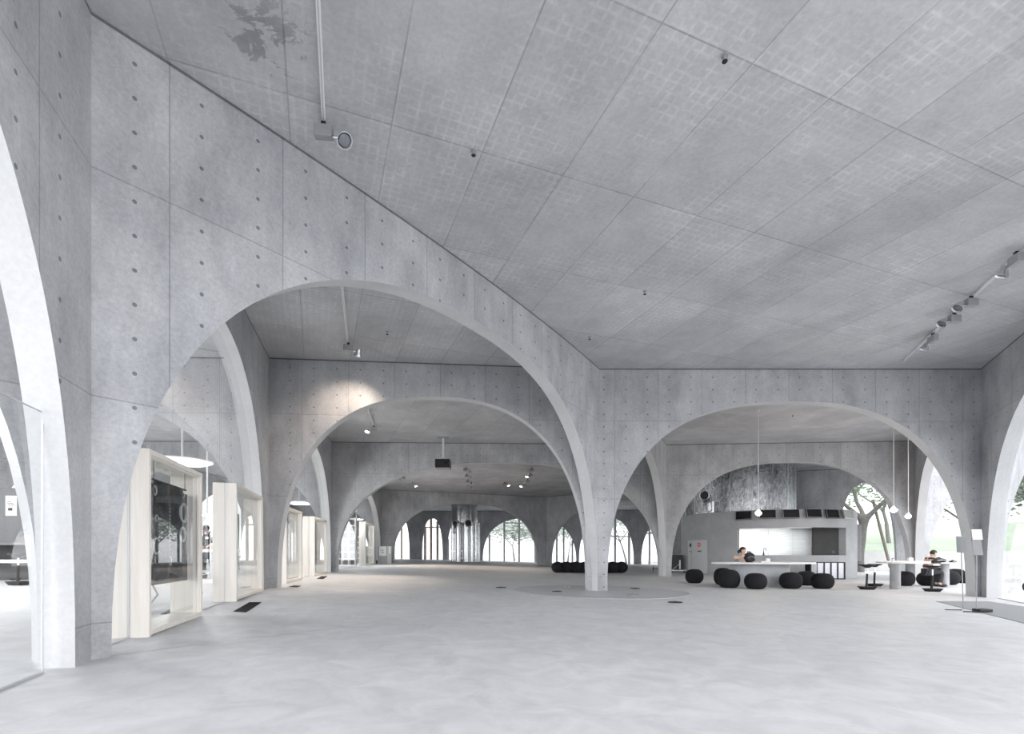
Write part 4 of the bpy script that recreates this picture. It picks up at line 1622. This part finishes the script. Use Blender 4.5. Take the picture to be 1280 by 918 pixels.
OB = 0.09
org = Vector((*w03.plan(sF0, OB), 0))
org.z = fz(org.x, org.y)
t.location = org
bx0, bx1 = ray_s(w03, OB, 192) - sF0, ray_s(w03, OB, 231) - sF0
bz0, bz1 = 0.58, 1.66
b = MB()
n = 24
for i in range(n):
    x0 = bx0 + (bx1 - bx0) * i / n
    x1 = bx0 + (bx1 - bx0) * (i + 1) / n
    f = lambda x: 0.03 * math.sin((x - bx0) * 14)
    zb = lambda x: bz0 - 0.04 * math.sin((x - bx0) * 9)
    b.quad((x0, f(x0), zb(x0)), (x1, f(x1), zb(x1)), (x1, f(x1), bz1), (x0, f(x0), bz1))
bmesh.ops.remove_doubles(b.b, verts=b.b.verts, dist=0.0005)
sh = b.build('sheet', M['poster'], t, True)
sm = sh.modifiers.new('thickness', 'SOLIDIFY')
sm.thickness = 0.004
b = MB()
ringm = M['paper']
for (u, v, r_) in ((0.10, 0.90, 0.05), (0.15, 0.62, 0.035), (0.14, 0.33, 0.085), (0.86, 0.72, 0.11), (0.80, 0.47, 0.085), (0.45, 0.17, 0.05), (0.9, 0.93, 0.035)):
    x, z = bx0 + (bx1 - bx0) * u, bz0 + (bz1 - bz0) * v
    y = 0.03 * math.sin((x - bx0) * 14) - 0.006
    b.tube([(x + r_ * math.cos(k * PI / 12), y, z + r_ * math.sin(k * PI / 12)) for k in range(24)], r_ * 0.16, 6, closed=True)
b.build('printed_rings', M['lgrey'], sh, True)
b = MB()
for c, (u, v0, v1) in enumerate(((0.42, 0.30, 0.78), (0.52, 0.34, 0.80))):
    x = bx0 + (bx1 - bx0) * u
    v = v0
    while v < v1:
        h = random.choice((0.012, 0.018, 0.024))
        b.box((x, 0.03 * math.sin((x - bx0) * 14) - 0.006, bz0 + (bz1 - bz0) * v), (0.02 if c == 0 else 0.014, 0.004, h))
        v += h + 0.022
b.build('printed_marks', M['lgrey'], sh)
MB().tube([(bx0 - 0.03, 0, bz1), (bx1 + 0.03, 0, bz1)], 0.012, 8).build('rod', M['black'], t, True)
for x in (bx0, bx1):
    MB().cyl((x, 0, bz1), (x, 0, EYE + 1.06 - 0.06 - org.z), 0.004, n=6).build('wire', M['black'], t)

o = MB().box((WF / 2, 0.05, EYE + 0.20 - org.z), (WF - 0.13, 0.004, 1.13)).build('reflection_sheet', M['reflection_film'])  # added dark sheet, imitates a reflection in the frame glass
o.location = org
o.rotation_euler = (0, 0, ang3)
tag(o, 'dark see-through sheet imitating a reflection in the glass of the largest timber frame', 'sheet')
q = on_floor(203, 756)
t = thing('tube_bench', 'low bench on bent steel tube legs behind the glass of the largest timber frame', 'bench', q, 0.5)
MB().box((0, 0.1, 0.43), (1.2, 0.42, 0.06), bev=0.012).build('seat', M['panelgrey'], t)
for x in (-0.3, 0.3):
    MB().tube([(x - 0.22, 0.25, 0.40), (x - 0.16, -0.02, 0.30), (x - 0.1, -0.1, 0.02), (x + 0.16, -0.14, 0.02), (x + 0.24, 0.0, 0.16), (x + 0.1, 0.25, 0.40)], 0.014, 8).build('leg', M['mullion'], t, True)

# counter with the standing attendant
q = on_floor(262, 724)
t = thing('work_counter', 'wood-edged work counter behind the glass, attendant standing at it', 'table', q, 0.25)
MB().box((0.1, 0.25, 0.80), (1.9, 0.75, 0.09), bev=0.008).build('worktop', M['wood'], t)
for sx in (-0.65, 0.06, 0.85):
    MB().box((sx, 0.25, 0.38), (0.12, 0.5, 0.76)).build('leg', M['mullion'], t)
MB().box((0.1, 0.4, 0.2), (1.6, 0.05, 0.06)).build('stretcher', M['mullion'], t)
q2 = Vector((q.x + 0.12, q.y + 0.2, q.z + 0.845))
t = thing('desk_printer', 'low grey machine on the work counter before the attendant', 'machine', q2, 0.25)
MB().box((0, 0, 0.05), (0.36, 0.3, 0.1), bev=0.015).build('body', M['grey'], t)
MB().box((0, -0.02, 0.11), (0.3, 0.22, 0.03), bev=0.008).build('lid', M['lgrey'], t)
t = thing('monitor', 'black monitor on the work counter beside the attendant', 'monitor', (q.x - 0.42, q.y + 0.2, q.z + 0.845), 1.1)
MB().box((0, 0, 0.23), (0.34, 0.03, 0.3), bev=0.006).build('housing', M['black'], t)
MB().box((0, -0.017, 0.23), (0.31, 0.004, 0.27)).build('display', M['screen'], t)
MB().box((0, 0.03, 0.06), (0.06, 0.03, 0.12)).build('stand', M['black'], t)
MB().box((0, 0.02, 0.006), (0.2, 0.14, 0.012)).build('base', M['black'], t)

# second long table deeper in the room, seen through the second frame
q = on_floor(306, 722)
t = thing('reading_table', 'low grey table behind the glass of the second timber frame', 'table', q, 0.2)
MB().box((0, 0, 0.62), (1.5, 0.8, 0.06), bev=0.006).build('tabletop', M['grey'], t)
for sx, sy in ((-0.65, -0.3), (0.65, -0.3), (-0.65, 0.3), (0.65, 0.3)):
    MB().box((sx, sy, 0.295), (0.06, 0.06, 0.59)).build('leg', M['black'], t)
b_ = MB().box((0, 0, 0.03), (0.3, 0.22, 0.06), bev=0.004).build('book_box', M['paper'])
b_.location = (q.x + 0.1, q.y, q.z + 0.652)
tag(b_, 'white box lying on the low grey table behind the second timber frame', 'box')

# near corner of the room: long desk with upright tablets
dq = Vector((-11.7, 11.75))
t = thing('display_desk', 'long two-level display desk behind the low glass screen', 'desk', (dq.x, dq.y, fz(*dq)), 0.02)
MB().box((0, 0, 0.50), (3.6, 0.7, 0.07), bev=0.006).build('lower_top', M['wood'], t)
MB().box((0, 0.3, 0.9), (3.6, 0.5, 0.05), bev=0.006).build('upper_top', M['panelgrey'], t)
MB().box((0, 0.45, 0.7), (3.5, 0.04, 0.4)).build('back_panel', M['black'], t)
for sx in (-1.7, 1.7):
    MB().box((sx, 0.2, 0.24), (0.08, 0.5, 0.48)).build('leg', M['mullion'], t)
for i, (dx, rz, l) in enumerate(((0.42, 0.15, 'grey tablet leaning upright on the display desk, the larger face'), (0.80, -0.6, 'grey tablet turned edge-on at the end of the display desk'))):
    tt = thing('display_tablet', l, 'tablet', (dq.x + dx, dq.y + 0.28, fz(*dq) + 0.926), rz, 'tablets on the display desk')
    MB().box((0, 0, 0.16), (0.3, 0.03, 0.32), rot=Matrix.Rotation(R(-12), 3, 'X'), bev=0.004).build('housing', M['black'], tt)
    MB().box((0, -0.02, 0.16), (0.27, 0.006, 0.28), rot=Matrix.Rotation(R(-12), 3, 'X')).build('face', M['grey'], tt)
    MB().box((0, 0.06, 0.01), (0.2, 0.14, 0.02)).build('foot', M['black'], tt)

t = thing('notice_panel', 'dark grey standing panel with a white notice behind the low glass screen', 'panel', (-12.95, 12.7, fz(-12.95, 12.7)), 0.1)
MB().box((0, 0, 1.15), (1.6, 0.05, 2.3), bev=0.006).build('board', M['panelgrey'], t)
nt = MB().box((0.42, -0.03, 1.85), (0.26, 0.008, 0.5)).build('notice', M['paper'], t)
b = MB()
for dx, dz, w, h in ((-0.04, 0.1, 0.1, 0.014), (-0.02, 0.06, 0.14, 0.014), (-0.02, -0.09, 0.1, 0.07), (0.0, 0.02, 0.16, 0.014)):
    b.box((0.42 + dx, -0.037, 1.85 + dz), (w, 0.006, h))
b.build('lettering', M['dark'], nt)
for sx in (-0.6, 0.6):
    MB().box((sx, 0, 0.02), (0.08, 0.5, 0.04)).build('foot', M['black'], t)


# white lattice shelves
def lattice(px, pbot, cols, rows, cell, label, steps=None, rz=0.0):
    q = on_floor(px, pbot)
    t = thing('lattice_shelf', label, 'shelf', q, rz, 'white lattice shelves in the reading room')
    w = 0.075
    b = MB()
    steps = steps or [rows] * cols
    for i in range(cols + 1):
        h = max(steps[max(i - 1, 0)], steps[min(i, cols - 1)])
        b.box((i * cell - cols * cell / 2, 0, h * cell / 2 + w / 2), (w, 0.3, h * cell + w))
    b.build('upright', M['white'], t)
    b = MB()
    for i in range(cols):
        for j in range(steps[i] + 1):
            b.box((i * cell + cell / 2 - cols * cell / 2, 0, j * cell + w / 2), (cell - w, 0.3, w))
    b.build('shelf_board', M['white'], t)
    b = MB()
    for i in range(cols):
        b.box((i * cell + cell / 2 - cols * cell / 2, 0.14, steps[i] * cell / 2 + w / 2), (cell - w, 0.015, steps[i] * cell - w))
    b.build('back', M['panelgrey'], t)
    return t


lattice(432.5, 708.0, 3, 7, 0.36, 'white lattice shelf with stepped top and square holes beyond the third arch leg', steps=[5, 6, 7])
lattice(438, 705.6, 4, 7, 0.33, 'second white lattice shelf standing farther back beside the tall timber frame', steps=[7, 6, 6, 5])


# white disc pendants
def disc(px, py, y, r, label):
    x = (px - CX) / F_PX * y
    z = EYE + (HORIZON - py) / F_PX * y
    t = thing('disc_pendant', label, 'pendant light', (x, y, z), 0, 'white disc pendants in the glazed room')
    MB().cyl((0, 0, 0.03), (0, 0, CEIL - z), 0.03, n=12).build('stem', M['white'], t, True)
    l = bpy.data.lights.new('disc_glow', 'POINT')
    l.energy = (150 if y < 10 else 120) if y < 17 or y > 18 else 35
    l.shadow_soft_size = 0.3
    o = bpy.data.objects.new('disc_glow', l)
    COL.objects.link(o)
    o.parent = t
    o.location = (0, 0, -0.36)
    MB().lathe([(0, -0.03), (r * 0.85, -0.03), (r, 0.02), (r * 0.97, 0.05), (r * 0.3, 0.075), (0, 0.08)], n=40).build('shade', M['white'], t, True, 50)


disc(445.5, 649.5, 28.5, 0.40, 'white disc pendant above the lattice shelves')
disc(259, 644, 17.6, 0.55, 'white disc pendant above the work counter')
disc(374, 629.5, 24, 0.75, 'white disc pendant seen over the third timber frame')
for x_, y_, l_ in ((-9.5, 6.6, 'unseen disc lamp added to brighten the front of the glazed room'), (-12.2, 8.6, 'unseen disc lamp added to brighten the outer side of the glazed room')):  # lamps added out of view to brighten the glazed room
    disc(CX + x_ / y_ * F_PX, HORIZON - 2.3 / y_ * F_PX, y_, 0.7, l_)
disc(228, 578, 14.0, 0.75, 'large white disc pendant seen over the largest timber frame')


# ------------------------------------------------------------------ people
def skin_mesh(verts, edges, root=0, sub=2):
    """verts: list of (co, rx, ry); returns evaluated mesh of the skinned graph."""
    me = bpy.data.meshes.new('limbs')
    me.from_pydata([v[0] for v in verts], edges, [])
    o = bpy.data.objects.new('limbs', me)
    COL.objects.link(o)
    o.modifiers.new('s', 'SKIN').use_smooth_shade = True
    lay = me.skin_vertices[0].data
    for i, v in enumerate(verts):
        lay[i].radius = (v[1], v[2] if len(v) > 2 else v[1])
        lay[i].use_root = (i == root)
    m = o.modifiers.new('d', 'SUBSURF')
    m.levels = m.render_levels = sub
    dg = bpy.context.evaluated_depsgraph_get()
    dg.update()
    out = bpy.data.meshes.new_from_object(o.evaluated_get(dg))
    bpy.data.objects.remove(o)
    bpy.data.meshes.remove(me)
    return out


def head_into(bm, c, yaw, pitch, s=1.0, mats=None):
    """A face with brow, nose, mouth, ears; looks towards local -y before yaw."""
    rt = Matrix.Rotation(yaw, 4, 'Z') @ Matrix.Rotation(pitch, 4, 'X')
    mt = Matrix.Translation(c) @ rt
    start = len(bm.faces)
    r = bmesh.ops.create_uvsphere(bm, u_segments=28, v_segments=20, radius=1.0)
    for v in r['verts']:
        x, y, z = v.co
        X, Y, Z = x * 0.073, y * 0.092, z * 0.112
        if z < 0:
            X *= 1 - 0.28 * z * z
            Y *= 1 - 0.12 * z * z
        if y < -0.3:
            fr = (-y - 0.3) / 0.7
            Y += -0.018 * fr * math.exp(-(x / 0.16) ** 2) * math.exp(-((z + 0.16) / 0.2) ** 2)        # nose
            Y += 0.009 * fr * math.exp(-((abs(x) - 0.38) / 0.2) ** 2) * math.exp(-((z - 0.06) / 0.13) ** 2)  # eye sockets
            Y += -0.006 * fr * math.exp(-(x / 0.3) ** 2) * math.exp(-((z + 0.5) / 0.08) ** 2)         # lips
            Y += -0.008 * fr * math.exp(-(x / 0.3) ** 2) * math.exp(-((z + 0.85) / 0.15) ** 2)        # chin
        v.co = mt @ (Vector((X, Y, Z)) * s)
    for sx in (-1, 1):                                                                                # ears
        e = bmesh.ops.create_uvsphere(bm, u_segments=10, v_segments=8, radius=1.0,
                                      matrix=mt @ Matrix.Translation((sx * 0.074 * s, 0.008, -0.005)) @ Matrix.Diagonal((0.010 * s, 0.02 * s, 0.03 * s, 1)))
    # eyes, mouth
    dark = []
    for sx in (-1, 1):
        e = bmesh.ops.create_uvsphere(bm, u_segments=10, v_segments=8, radius=1.0,
                                      matrix=mt @ Matrix.Translation((sx * 0.029 * s, -0.077 * s, 0.006 * s)) @ Matrix.Diagonal((0.012 * s, 0.006 * s, 0.006 * s, 1)))
        dark += e['verts']
    e = bmesh.ops.create_uvsphere(bm, u_segments=10, v_segments=8, radius=1.0,
                                  matrix=mt @ Matrix.Translation((0, -0.087 * s, -0.054 * s)) @ Matrix.Diagonal((0.022 * s, 0.005 * s, 0.004 * s, 1)))
    dark += e['verts']
    for v in dark:
        for f in v.link_faces:
            f.material_index = 1
    return mt


def person(label, loc, rz, J, look, hair, top, bottom, extras=None):
    """J: joints in metres, facing -y. One continuous body, with hair and clothes as children."""
    t = thing('person', label, 'person', loc, rz)
    V, E, idx = [], [], {}

    def add(name, co, r, r2=None, link=None):
        V.append((Vector(co), r, r2 or r))
        idx[name] = len(V) - 1
        if link:
            E.append((idx[link], idx[name]))
    add('pelvis', J['pelvis'], 0.125, 0.10)
    add('waist', J['waist'], 0.115, 0.09, 'pelvis')
    add('chest', J['chest'], 0.135, 0.10, 'waist')
    add('neck', J['neck'], 0.055, 0.052, 'chest')
    hc = Vector(J['head'])
    add('skull', hc + Vector((0, 0.01, -0.05)), 0.05, 0.05, 'neck')
    for sd in ('l', 'r'):
        add('sh' + sd, J['sh' + sd], 0.058, None, 'chest')
        add('el' + sd, J['el' + sd], 0.040, None, 'sh' + sd)
        add('wr' + sd, J['wr' + sd], 0.027, None, 'el' + sd)
        w, e = Vector(J['wr' + sd]), Vector(J['el' + sd])
        d = (w - e).normalized()
        sgn = 1 if sd == 'l' else -1
        side = d.cross(Vector((0, 0, 1)))
        side = side.normalized() if side.length > 0.05 else Vector((1, 0, 0))
        dn = Vector((0, 0, -1))
        add('pa' + sd, w + d * 0.055 + dn * 0.004, 0.030, 0.016, 'wr' + sd)
        for k, (o_, L_) in enumerate(((-0.030, 0.062), (-0.010, 0.075), (0.010, 0.070), (0.029, 0.055))):
            b0 = w + d * 0.085 + side * o_
            add('f%s%d' % (sd, k), b0, 0.0095, None, 'pa' + sd)
            add('g%s%d' % (sd, k), b0 + d * L_ * 0.5 + dn * 0.008, 0.0085, None, 'f%s%d' % (sd, k))
            add('h%s%d' % (sd, k), b0 + d * L_ * 0.9 + dn * 0.026, 0.007, None, 'g%s%d' % (sd, k))
        tb = w + d * 0.03 - side * 0.030 * sgn * -1
        add('t0' + sd, tb + dn * 0.006, 0.011, None, 'pa' + sd)
        add('t1' + sd, tb + d * 0.035 + side * 0.018 * sgn + dn * 0.016, 0.0095, None, 't0' + sd)
        add('hip' + sd, J['hip' + sd], 0.085, None, 'pelvis')
        add('kn' + sd, J['kn' + sd], 0.058, None, 'hip' + sd)
        add('an' + sd, J['an' + sd], 0.040, None, 'kn' + sd)
        add('to' + sd, Vector(J['an' + sd]) + Vector((0, -0.16, -0.035)), 0.034, 0.03, 'an' + sd)
    me = skin_mesh(V, E)
    bm = bmesh.new()
    bm.from_mesh(me)
    bpy.data.meshes.remove(me)
    for f in bm.faces:
        f.material_index = 0
    mt = head_into(bm, hc, look[0], look[1])
    me = bpy.data.meshes.new('body')
    bm.to_mesh(me)
    bm.free()
    me.materials.clear()
    me.materials.append(M['skin'])
    me.materials.append(M['hair'])
    for p_ in me.polygons:
        p_.use_smooth = True
    o = bpy.data.objects.new('body', me)
    COL.objects.link(o)
    o.parent = t

    def garment(name, chain, edges, mat):
        m_ = skin_mesh(chain, edges)
        m_.materials.clear()
        m_.materials.append(mat)
        ob = bpy.data.objects.new(name, m_)
        COL.objects.link(ob)
        ob.parent = t
        return ob
    g = 0.014
    mix = lambda a, c, f: Vector(J[a]).lerp(Vector(J[c]), f)
    sl = top.get('sleeve', 0.6)
    ch = [(Vector(J['pelvis']) + Vector((0, 0, 0.02)), 0.14, 0.118), (Vector(J['waist']), 0.132, 0.108), (Vector(J['chest']), 0.15, 0.118), (mix('chest', 'neck', 0.62), 0.085, 0.075)]
    ed = [(0, 1), (1, 2), (2, 3)]
    for sd in ('l', 'r'):
        n0 = len(ch)
        ch.append((Vector(J['sh' + sd]), 0.072, 0.072))
        ed.append((2, n0))
        if sl <= 1:
            ch.append((mix('sh' + sd, 'el' + sd, sl), 0.060, 0.060))
            ed.append((n0, n0 + 1))
        else:
            ch.append((Vector(J['el' + sd]), 0.054, 0.054))
            ch.append((mix('el' + sd, 'wr' + sd, 0.9), 0.040, 0.040))
            ed += [(n0, n0 + 1), (n0 + 1, n0 + 2)]
    garment('shirt', ch, ed, top['mat'])
    ch = [(Vector(J['pelvis']), 0.138, 0.116)]
    ed = []
    for sd in ('l', 'r'):
        n0 = len(ch)
        ch += [(Vector(J['hip' + sd]), 0.10, 0.10), (Vector(J['kn' + sd]), 0.074, 0.074), (mix('kn' + sd, 'an' + sd, 0.9), 0.058, 0.058)]
        ed += [(0, n0), (n0, n0 + 1), (n0 + 1, n0 + 2)]
    garment('trousers', ch, ed, bottom)
    for sd in ('l', 'r'):
        a_ = Vector(J['an' + sd])
        MB().ball(a_ + Vector((0, -0.075, -0.03)), (0.05, 0.135, 0.045), 18, 12).build('shoe', M['black'], t, True)
    # hair: a shell over the crown and nape
    b = MB()
    r = bmesh.ops.create_uvsphere(b.b, u_segments=28, v_segments=20, radius=1.0)
    kill = []
    for v in r['verts']:
        x, y, z = v.co
        if y < -0.2 and z < 0.42 + 0.25 * (abs(x) > 0.62) * -1:
            kill.append(v)
            continue
        if hair == 'short' and z < -0.35:
            kill.append(v)
            continue
        if z < -0.7:
            kill.append(v)
            continue
        w = 1.0 + 0.012 * math.sin(x * 17 + z * 9)
        v.co = mt @ Vector((x * 0.084 * w, y * 0.103 * w + 0.004, z * 0.121 * w + 0.004))
    bmesh.ops.delete(b.b, geom=kill, context='VERTS')
    if hair == 'bun':
        bmesh.ops.create_uvsphere(b.b, u_segments=16, v_segments=12, radius=1.0, matrix=mt @ Matrix.Translation((0, 0.115, -0.045)) @ Matrix.Diagonal((0.04, 0.04, 0.055, 1)))
    b.build('hair', M['hair'], t, True)
    if extras:
        extras(t, mt, J)
    return t


def V3(x, y, z):
    return (x, y, z)


# attendant behind the counter: cap, white shirt, dark apron, head bent down
def apron(t, mt, J):
    b = MB()
    c = Vector(J['chest'])
    rows = [(c.z + 0.10, 0.085, c.y - 0.135), (c.z, 0.12, c.y - 0.15), (J['waist'][2], 0.15, J['waist'][1] - 0.135), (J['pelvis'][2], 0.17, J['pelvis'][1] - 0.145), (J['pelvis'][2] - 0.35, 0.19, J['pelvis'][1] - 0.15)]
    for (z0, w0, y0), (z1, w1, y1) in zip(rows, rows[1:]):
        for k in range(8):
            u0, u1 = -1 + k / 4, -1 + (k + 1) / 4
            cv = lambda u: 0.06 * u * u
            b.quad((u0 * w0, y0 + cv(u0), z0), (u1 * w0, y0 + cv(u1), z0), (u1 * w1, y1 + cv(u1), z1), (u0 * w1, y1 + cv(u0), z1))
    bmesh.ops.remove_doubles(b.b, verts=b.b.verts, dist=0.0005)
    o = b.build('apron', M['apron'], t, True)
    m = o.modifiers.new('thick', 'SOLIDIFY')
    m.thickness = 0.008
    for sx in (-1, 1):
        MB().tube([(sx * 0.075, c.y - 0.137, c.z + 0.10), (sx * 0.085, c.y - 0.09, c.z + 0.19), (sx * 0.07, c.y + 0.04, c.z + 0.2), (sx * 0.1, c.y + 0.125, c.z - 0.05)], 0.014, 8).build('strap', M['apron'], o, True)
    MB().box((0.02, c.y - 0.158, c.z - 0.02), (0.09, 0.006, 0.06)).build('badge', M['paper'], o)
    b = MB()
    b.lathe([(0.0, 0.128), (0.05, 0.122), (0.085, 0.095), (0.098, 0.05), (0.096, 0.035), (0, 0.035)], mt @ Matrix.Diagonal((0.95, 1.12, 1, 1)), 28)
    b.ball(mt @ Vector((0, -0.115, 0.045)), (0.075, 0.065, 0.008), 18, 8, rot=mt.to_3x3())
    b.build('cap', M['apron'], t, True, 50)


pz = on_floor(260, 716)
J1 = dict(pelvis=(0, 0, 0.88), waist=(0, -0.03, 1.03), chest=(0, -0.09, 1.2), neck=(0, -0.14, 1.35), head=(0, -0.2, 1.45),
          shl=(0.17, -0.09, 1.29), shr=(-0.17, -0.09, 1.29), ell=(0.25, -0.16, 1.04), elr=(-0.25, -0.16, 1.04), wrl=(0.13, -0.36, 0.96), wrr=(-0.12, -0.36, 0.96),
          hipl=(0.085, 0, 0.83), hipr=(-0.085, 0, 0.83), knl=(0.1, -0.02, 0.46), knr=(-0.1, -0.02, 0.46), anl=(0.1, 0.02, 0.08), anr=(-0.1, 0.02, 0.08))
pc = on_floor(262, 724)
person('person behind the wood-edged counter in dark cap, white shirt and black apron', (-9.52, 15.9, fz(-9.52, 15.9)), 0.35, J1, (0, 0.55), 'short',
       dict(mat=M['shirtw'], sleeve=1.5), M['trouser'], apron)

# seated person at the long oval table, leaning on a black backpack
J2 = dict(pelvis=(0, 0, 0.50), waist=(0, -0.03, 0.65), chest=(0, -0.09, 0.80), neck=(0, -0.14, 0.945), head=(0.0, -0.18, 1.045),
          shl=(0.165, -0.10, 0.89), shr=(-0.165, -0.10, 0.89), ell=(0.24, -0.27, 0.78), elr=(-0.33, -0.20, 0.80), wrl=(0.13, -0.42, 0.82), wrr=(-0.10, -0.36, 0.86),
          hipl=(0.09, -0.04, 0.47), hipr=(-0.09, -0.04, 0.47), knl=(0.11, -0.38, 0.46), knr=(-0.11, -0.38, 0.46), anl=(0.11, -0.30, 0.08), anr=(-0.11, -0.30, 0.08))
x2, y2 = (923.5 - CX) / F_PX * 15.7, 15.7
person('seated person with tied dark hair leaning on the backpack at the oval table', (x2, y2, fz(x2, y2)), 0.25, J2, (0.55, 0.15), 'bun',
       dict(mat=M['greytop'], sleeve=0.55), M['trouser'])
o = bpy.data.objects.new('ball_stool', stool_mesh)
COL.objects.link(o)
o.location = (x2, y2 + 0.12, fz(x2, y2))
o.scale = (0.55, 0.55, 0.40)
tag(o, 'black ball stool under the person with the backpack, behind the oval table', 'stool', GC)

# seated person in stripes by the lawn window, reading
J3 = dict(J2)
J3.update(ell=(0.22, -0.28, 0.74), elr=(-0.22, -0.28, 0.74), wrl=(0.08, -0.46, 0.81), wrr=(-0.08, -0.46, 0.81), head=(0, -0.19, 1.045))
x3, y3 = (1158 - CX) / F_PX * 16.1, 16.1
person('seated person in a striped top reading at the thin table by the lawn', (x3, y3, fz(x3, y3)), R(75), J3, (0.1, 0.3), 'short',
       dict(mat=M['stripes'], sleeve=0.7), M['trouser'])


# ------------------------------------------------------------------ trees
def tree(label, loc, h, spread, seed, trunk_r, leaves=1500, lean=0.0, crown0=0.45, leafsize=0.16, lab_group=None, clump=None, haze=False):
    rnd = random.Random(seed)
    t = thing('tree', label, 'tree', loc, 0, lab_group)
    V, E, tips = [], [], []

    def grow(p, d, L, r, parent, depth):
        q = p
        n = 3
        last = parent
        for i in range(n):
            d = (d + Vector((rnd.uniform(-.18, .18), rnd.uniform(-.18, .18), 0.05))).normalized()
            q = q + d * L / n
            rr = r * (1 - 0.35 * (i + 1) / n)
            V.append((q.copy(), rr, rr))
            E.append((last, len(V) - 1))
            last = len(V) - 1
        if depth >= 3:
            tips.append(q.copy())
            return
        if depth >= 1:
            tips.append(q.copy())
        k = 3 if depth < 2 else 2
        a0 = rnd.uniform(0, 6)
        for i in range(k):
            a = a0 + 2 * PI * i / k + rnd.uniform(-.4, .4)
            out = Vector((math.cos(a), math.sin(a), 0))
            nd = (d * 0.55 + out * rnd.uniform(0.55, 0.95) + Vector((0, 0, 0.15))).normalized()
            grow(q, nd, L * rnd.uniform(0.6, 0.8), r * 0.52, last, depth + 1)
    V.append((Vector((0, 0, -0.1)), trunk_r * 1.35, trunk_r * 1.35))
    V.append((Vector((0, 0, 0.3)), trunk_r, trunk_r))
    E.append((0, 1))
    grow(Vector((0, 0, 0.3)), Vector((lean, 0, 1)).normalized(), h * crown0, trunk_r, 1, 0)
    m = skin_mesh(V, E, 0, 1)
    m.materials.clear()
    m.materials.append(M['bark'])
    o = bpy.data.objects.new('trunk', m)
    COL.objects.link(o)
    o.parent = t
    b = MB()
    for _ in range(leaves):
        c = rnd.choice(tips) + Vector((rnd.gauss(0, spread), rnd.gauss(0, spread), rnd.gauss(0, spread * 0.6)))
        n = Vector((rnd.uniform(-1, 1), rnd.uniform(-1, 1), rnd.uniform(-0.2, 1))).normalized()
        q = n.to_track_quat('Z', 'Y')
        s = leafsize * rnd.uniform(0.6, 1.4)
        b.quad(*[c + q @ Vector(v) for v in ((-s, 0, 0), (0, -s * 0.45, 0.02), (s, 0, 0), (0, s * 0.45, 0.02))])
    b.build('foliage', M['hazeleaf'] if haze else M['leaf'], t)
    return t


tq = on_floor(1074, 712)
tx, ty = 434 / F_PX * 33, 33.0
t = tree('big grey-trunked tree on the lawn edge seen through the small arch behind the cafe', (tx, ty, -0.75), 8.5, 0.75, 11, 0.32, 3600, 0.03, 0.42, 0.12)
for px, pz_, l in ((1113, 702, 'long leaning timber prop beside the big tree trunk'),):
    p0 = at(px, pz_ + 8, 32.0)
    p1 = at(1091, 625, 33.0)
    o = MB().tube([p0, p1], 0.09, 10).build('prop_pole', M['pole'], None, True)
    tag(o, l, 'pole')
tree('leafy lawn tree seen through the arch left of the sign stands', (25.4, 28.0, -0.75), 7.5, 0.8, 5, 0.16, 3600, 0.0, 0.42, 0.12)
tree('leafy lawn tree seen through the arch at the right frame edge', (24.2, 22.6, -0.75), 7.0, 0.8, 9, 0.16, 3600, 0.05, 0.42, 0.12)
tree('pale lawn tree rising behind the big grey trunk', (30.5, 41, 1.0), 8.0, 0.9, 21, 0.18, 1900, 0.0, 0.4)
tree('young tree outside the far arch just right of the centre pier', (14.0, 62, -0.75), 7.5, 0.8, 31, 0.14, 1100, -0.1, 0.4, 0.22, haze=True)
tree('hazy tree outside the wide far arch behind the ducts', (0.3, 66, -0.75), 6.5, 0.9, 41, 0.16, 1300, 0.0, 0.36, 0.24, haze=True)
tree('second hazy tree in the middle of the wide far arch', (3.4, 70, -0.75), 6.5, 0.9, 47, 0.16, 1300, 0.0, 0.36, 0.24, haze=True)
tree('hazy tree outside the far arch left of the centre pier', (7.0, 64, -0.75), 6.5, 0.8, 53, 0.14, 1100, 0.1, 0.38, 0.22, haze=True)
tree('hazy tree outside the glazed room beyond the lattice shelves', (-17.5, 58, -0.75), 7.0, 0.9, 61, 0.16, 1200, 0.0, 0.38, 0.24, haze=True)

b = MB().box((-11.35, 18.4, fz(-11.35, 18.4) + 1.05), (2.9, 0.1, 2.1), bev=0.01)
struct(b.build('wall_reading_room_panel', M['drum']), 'pale low wall panel behind the attendant in the glazed room', 'wall')
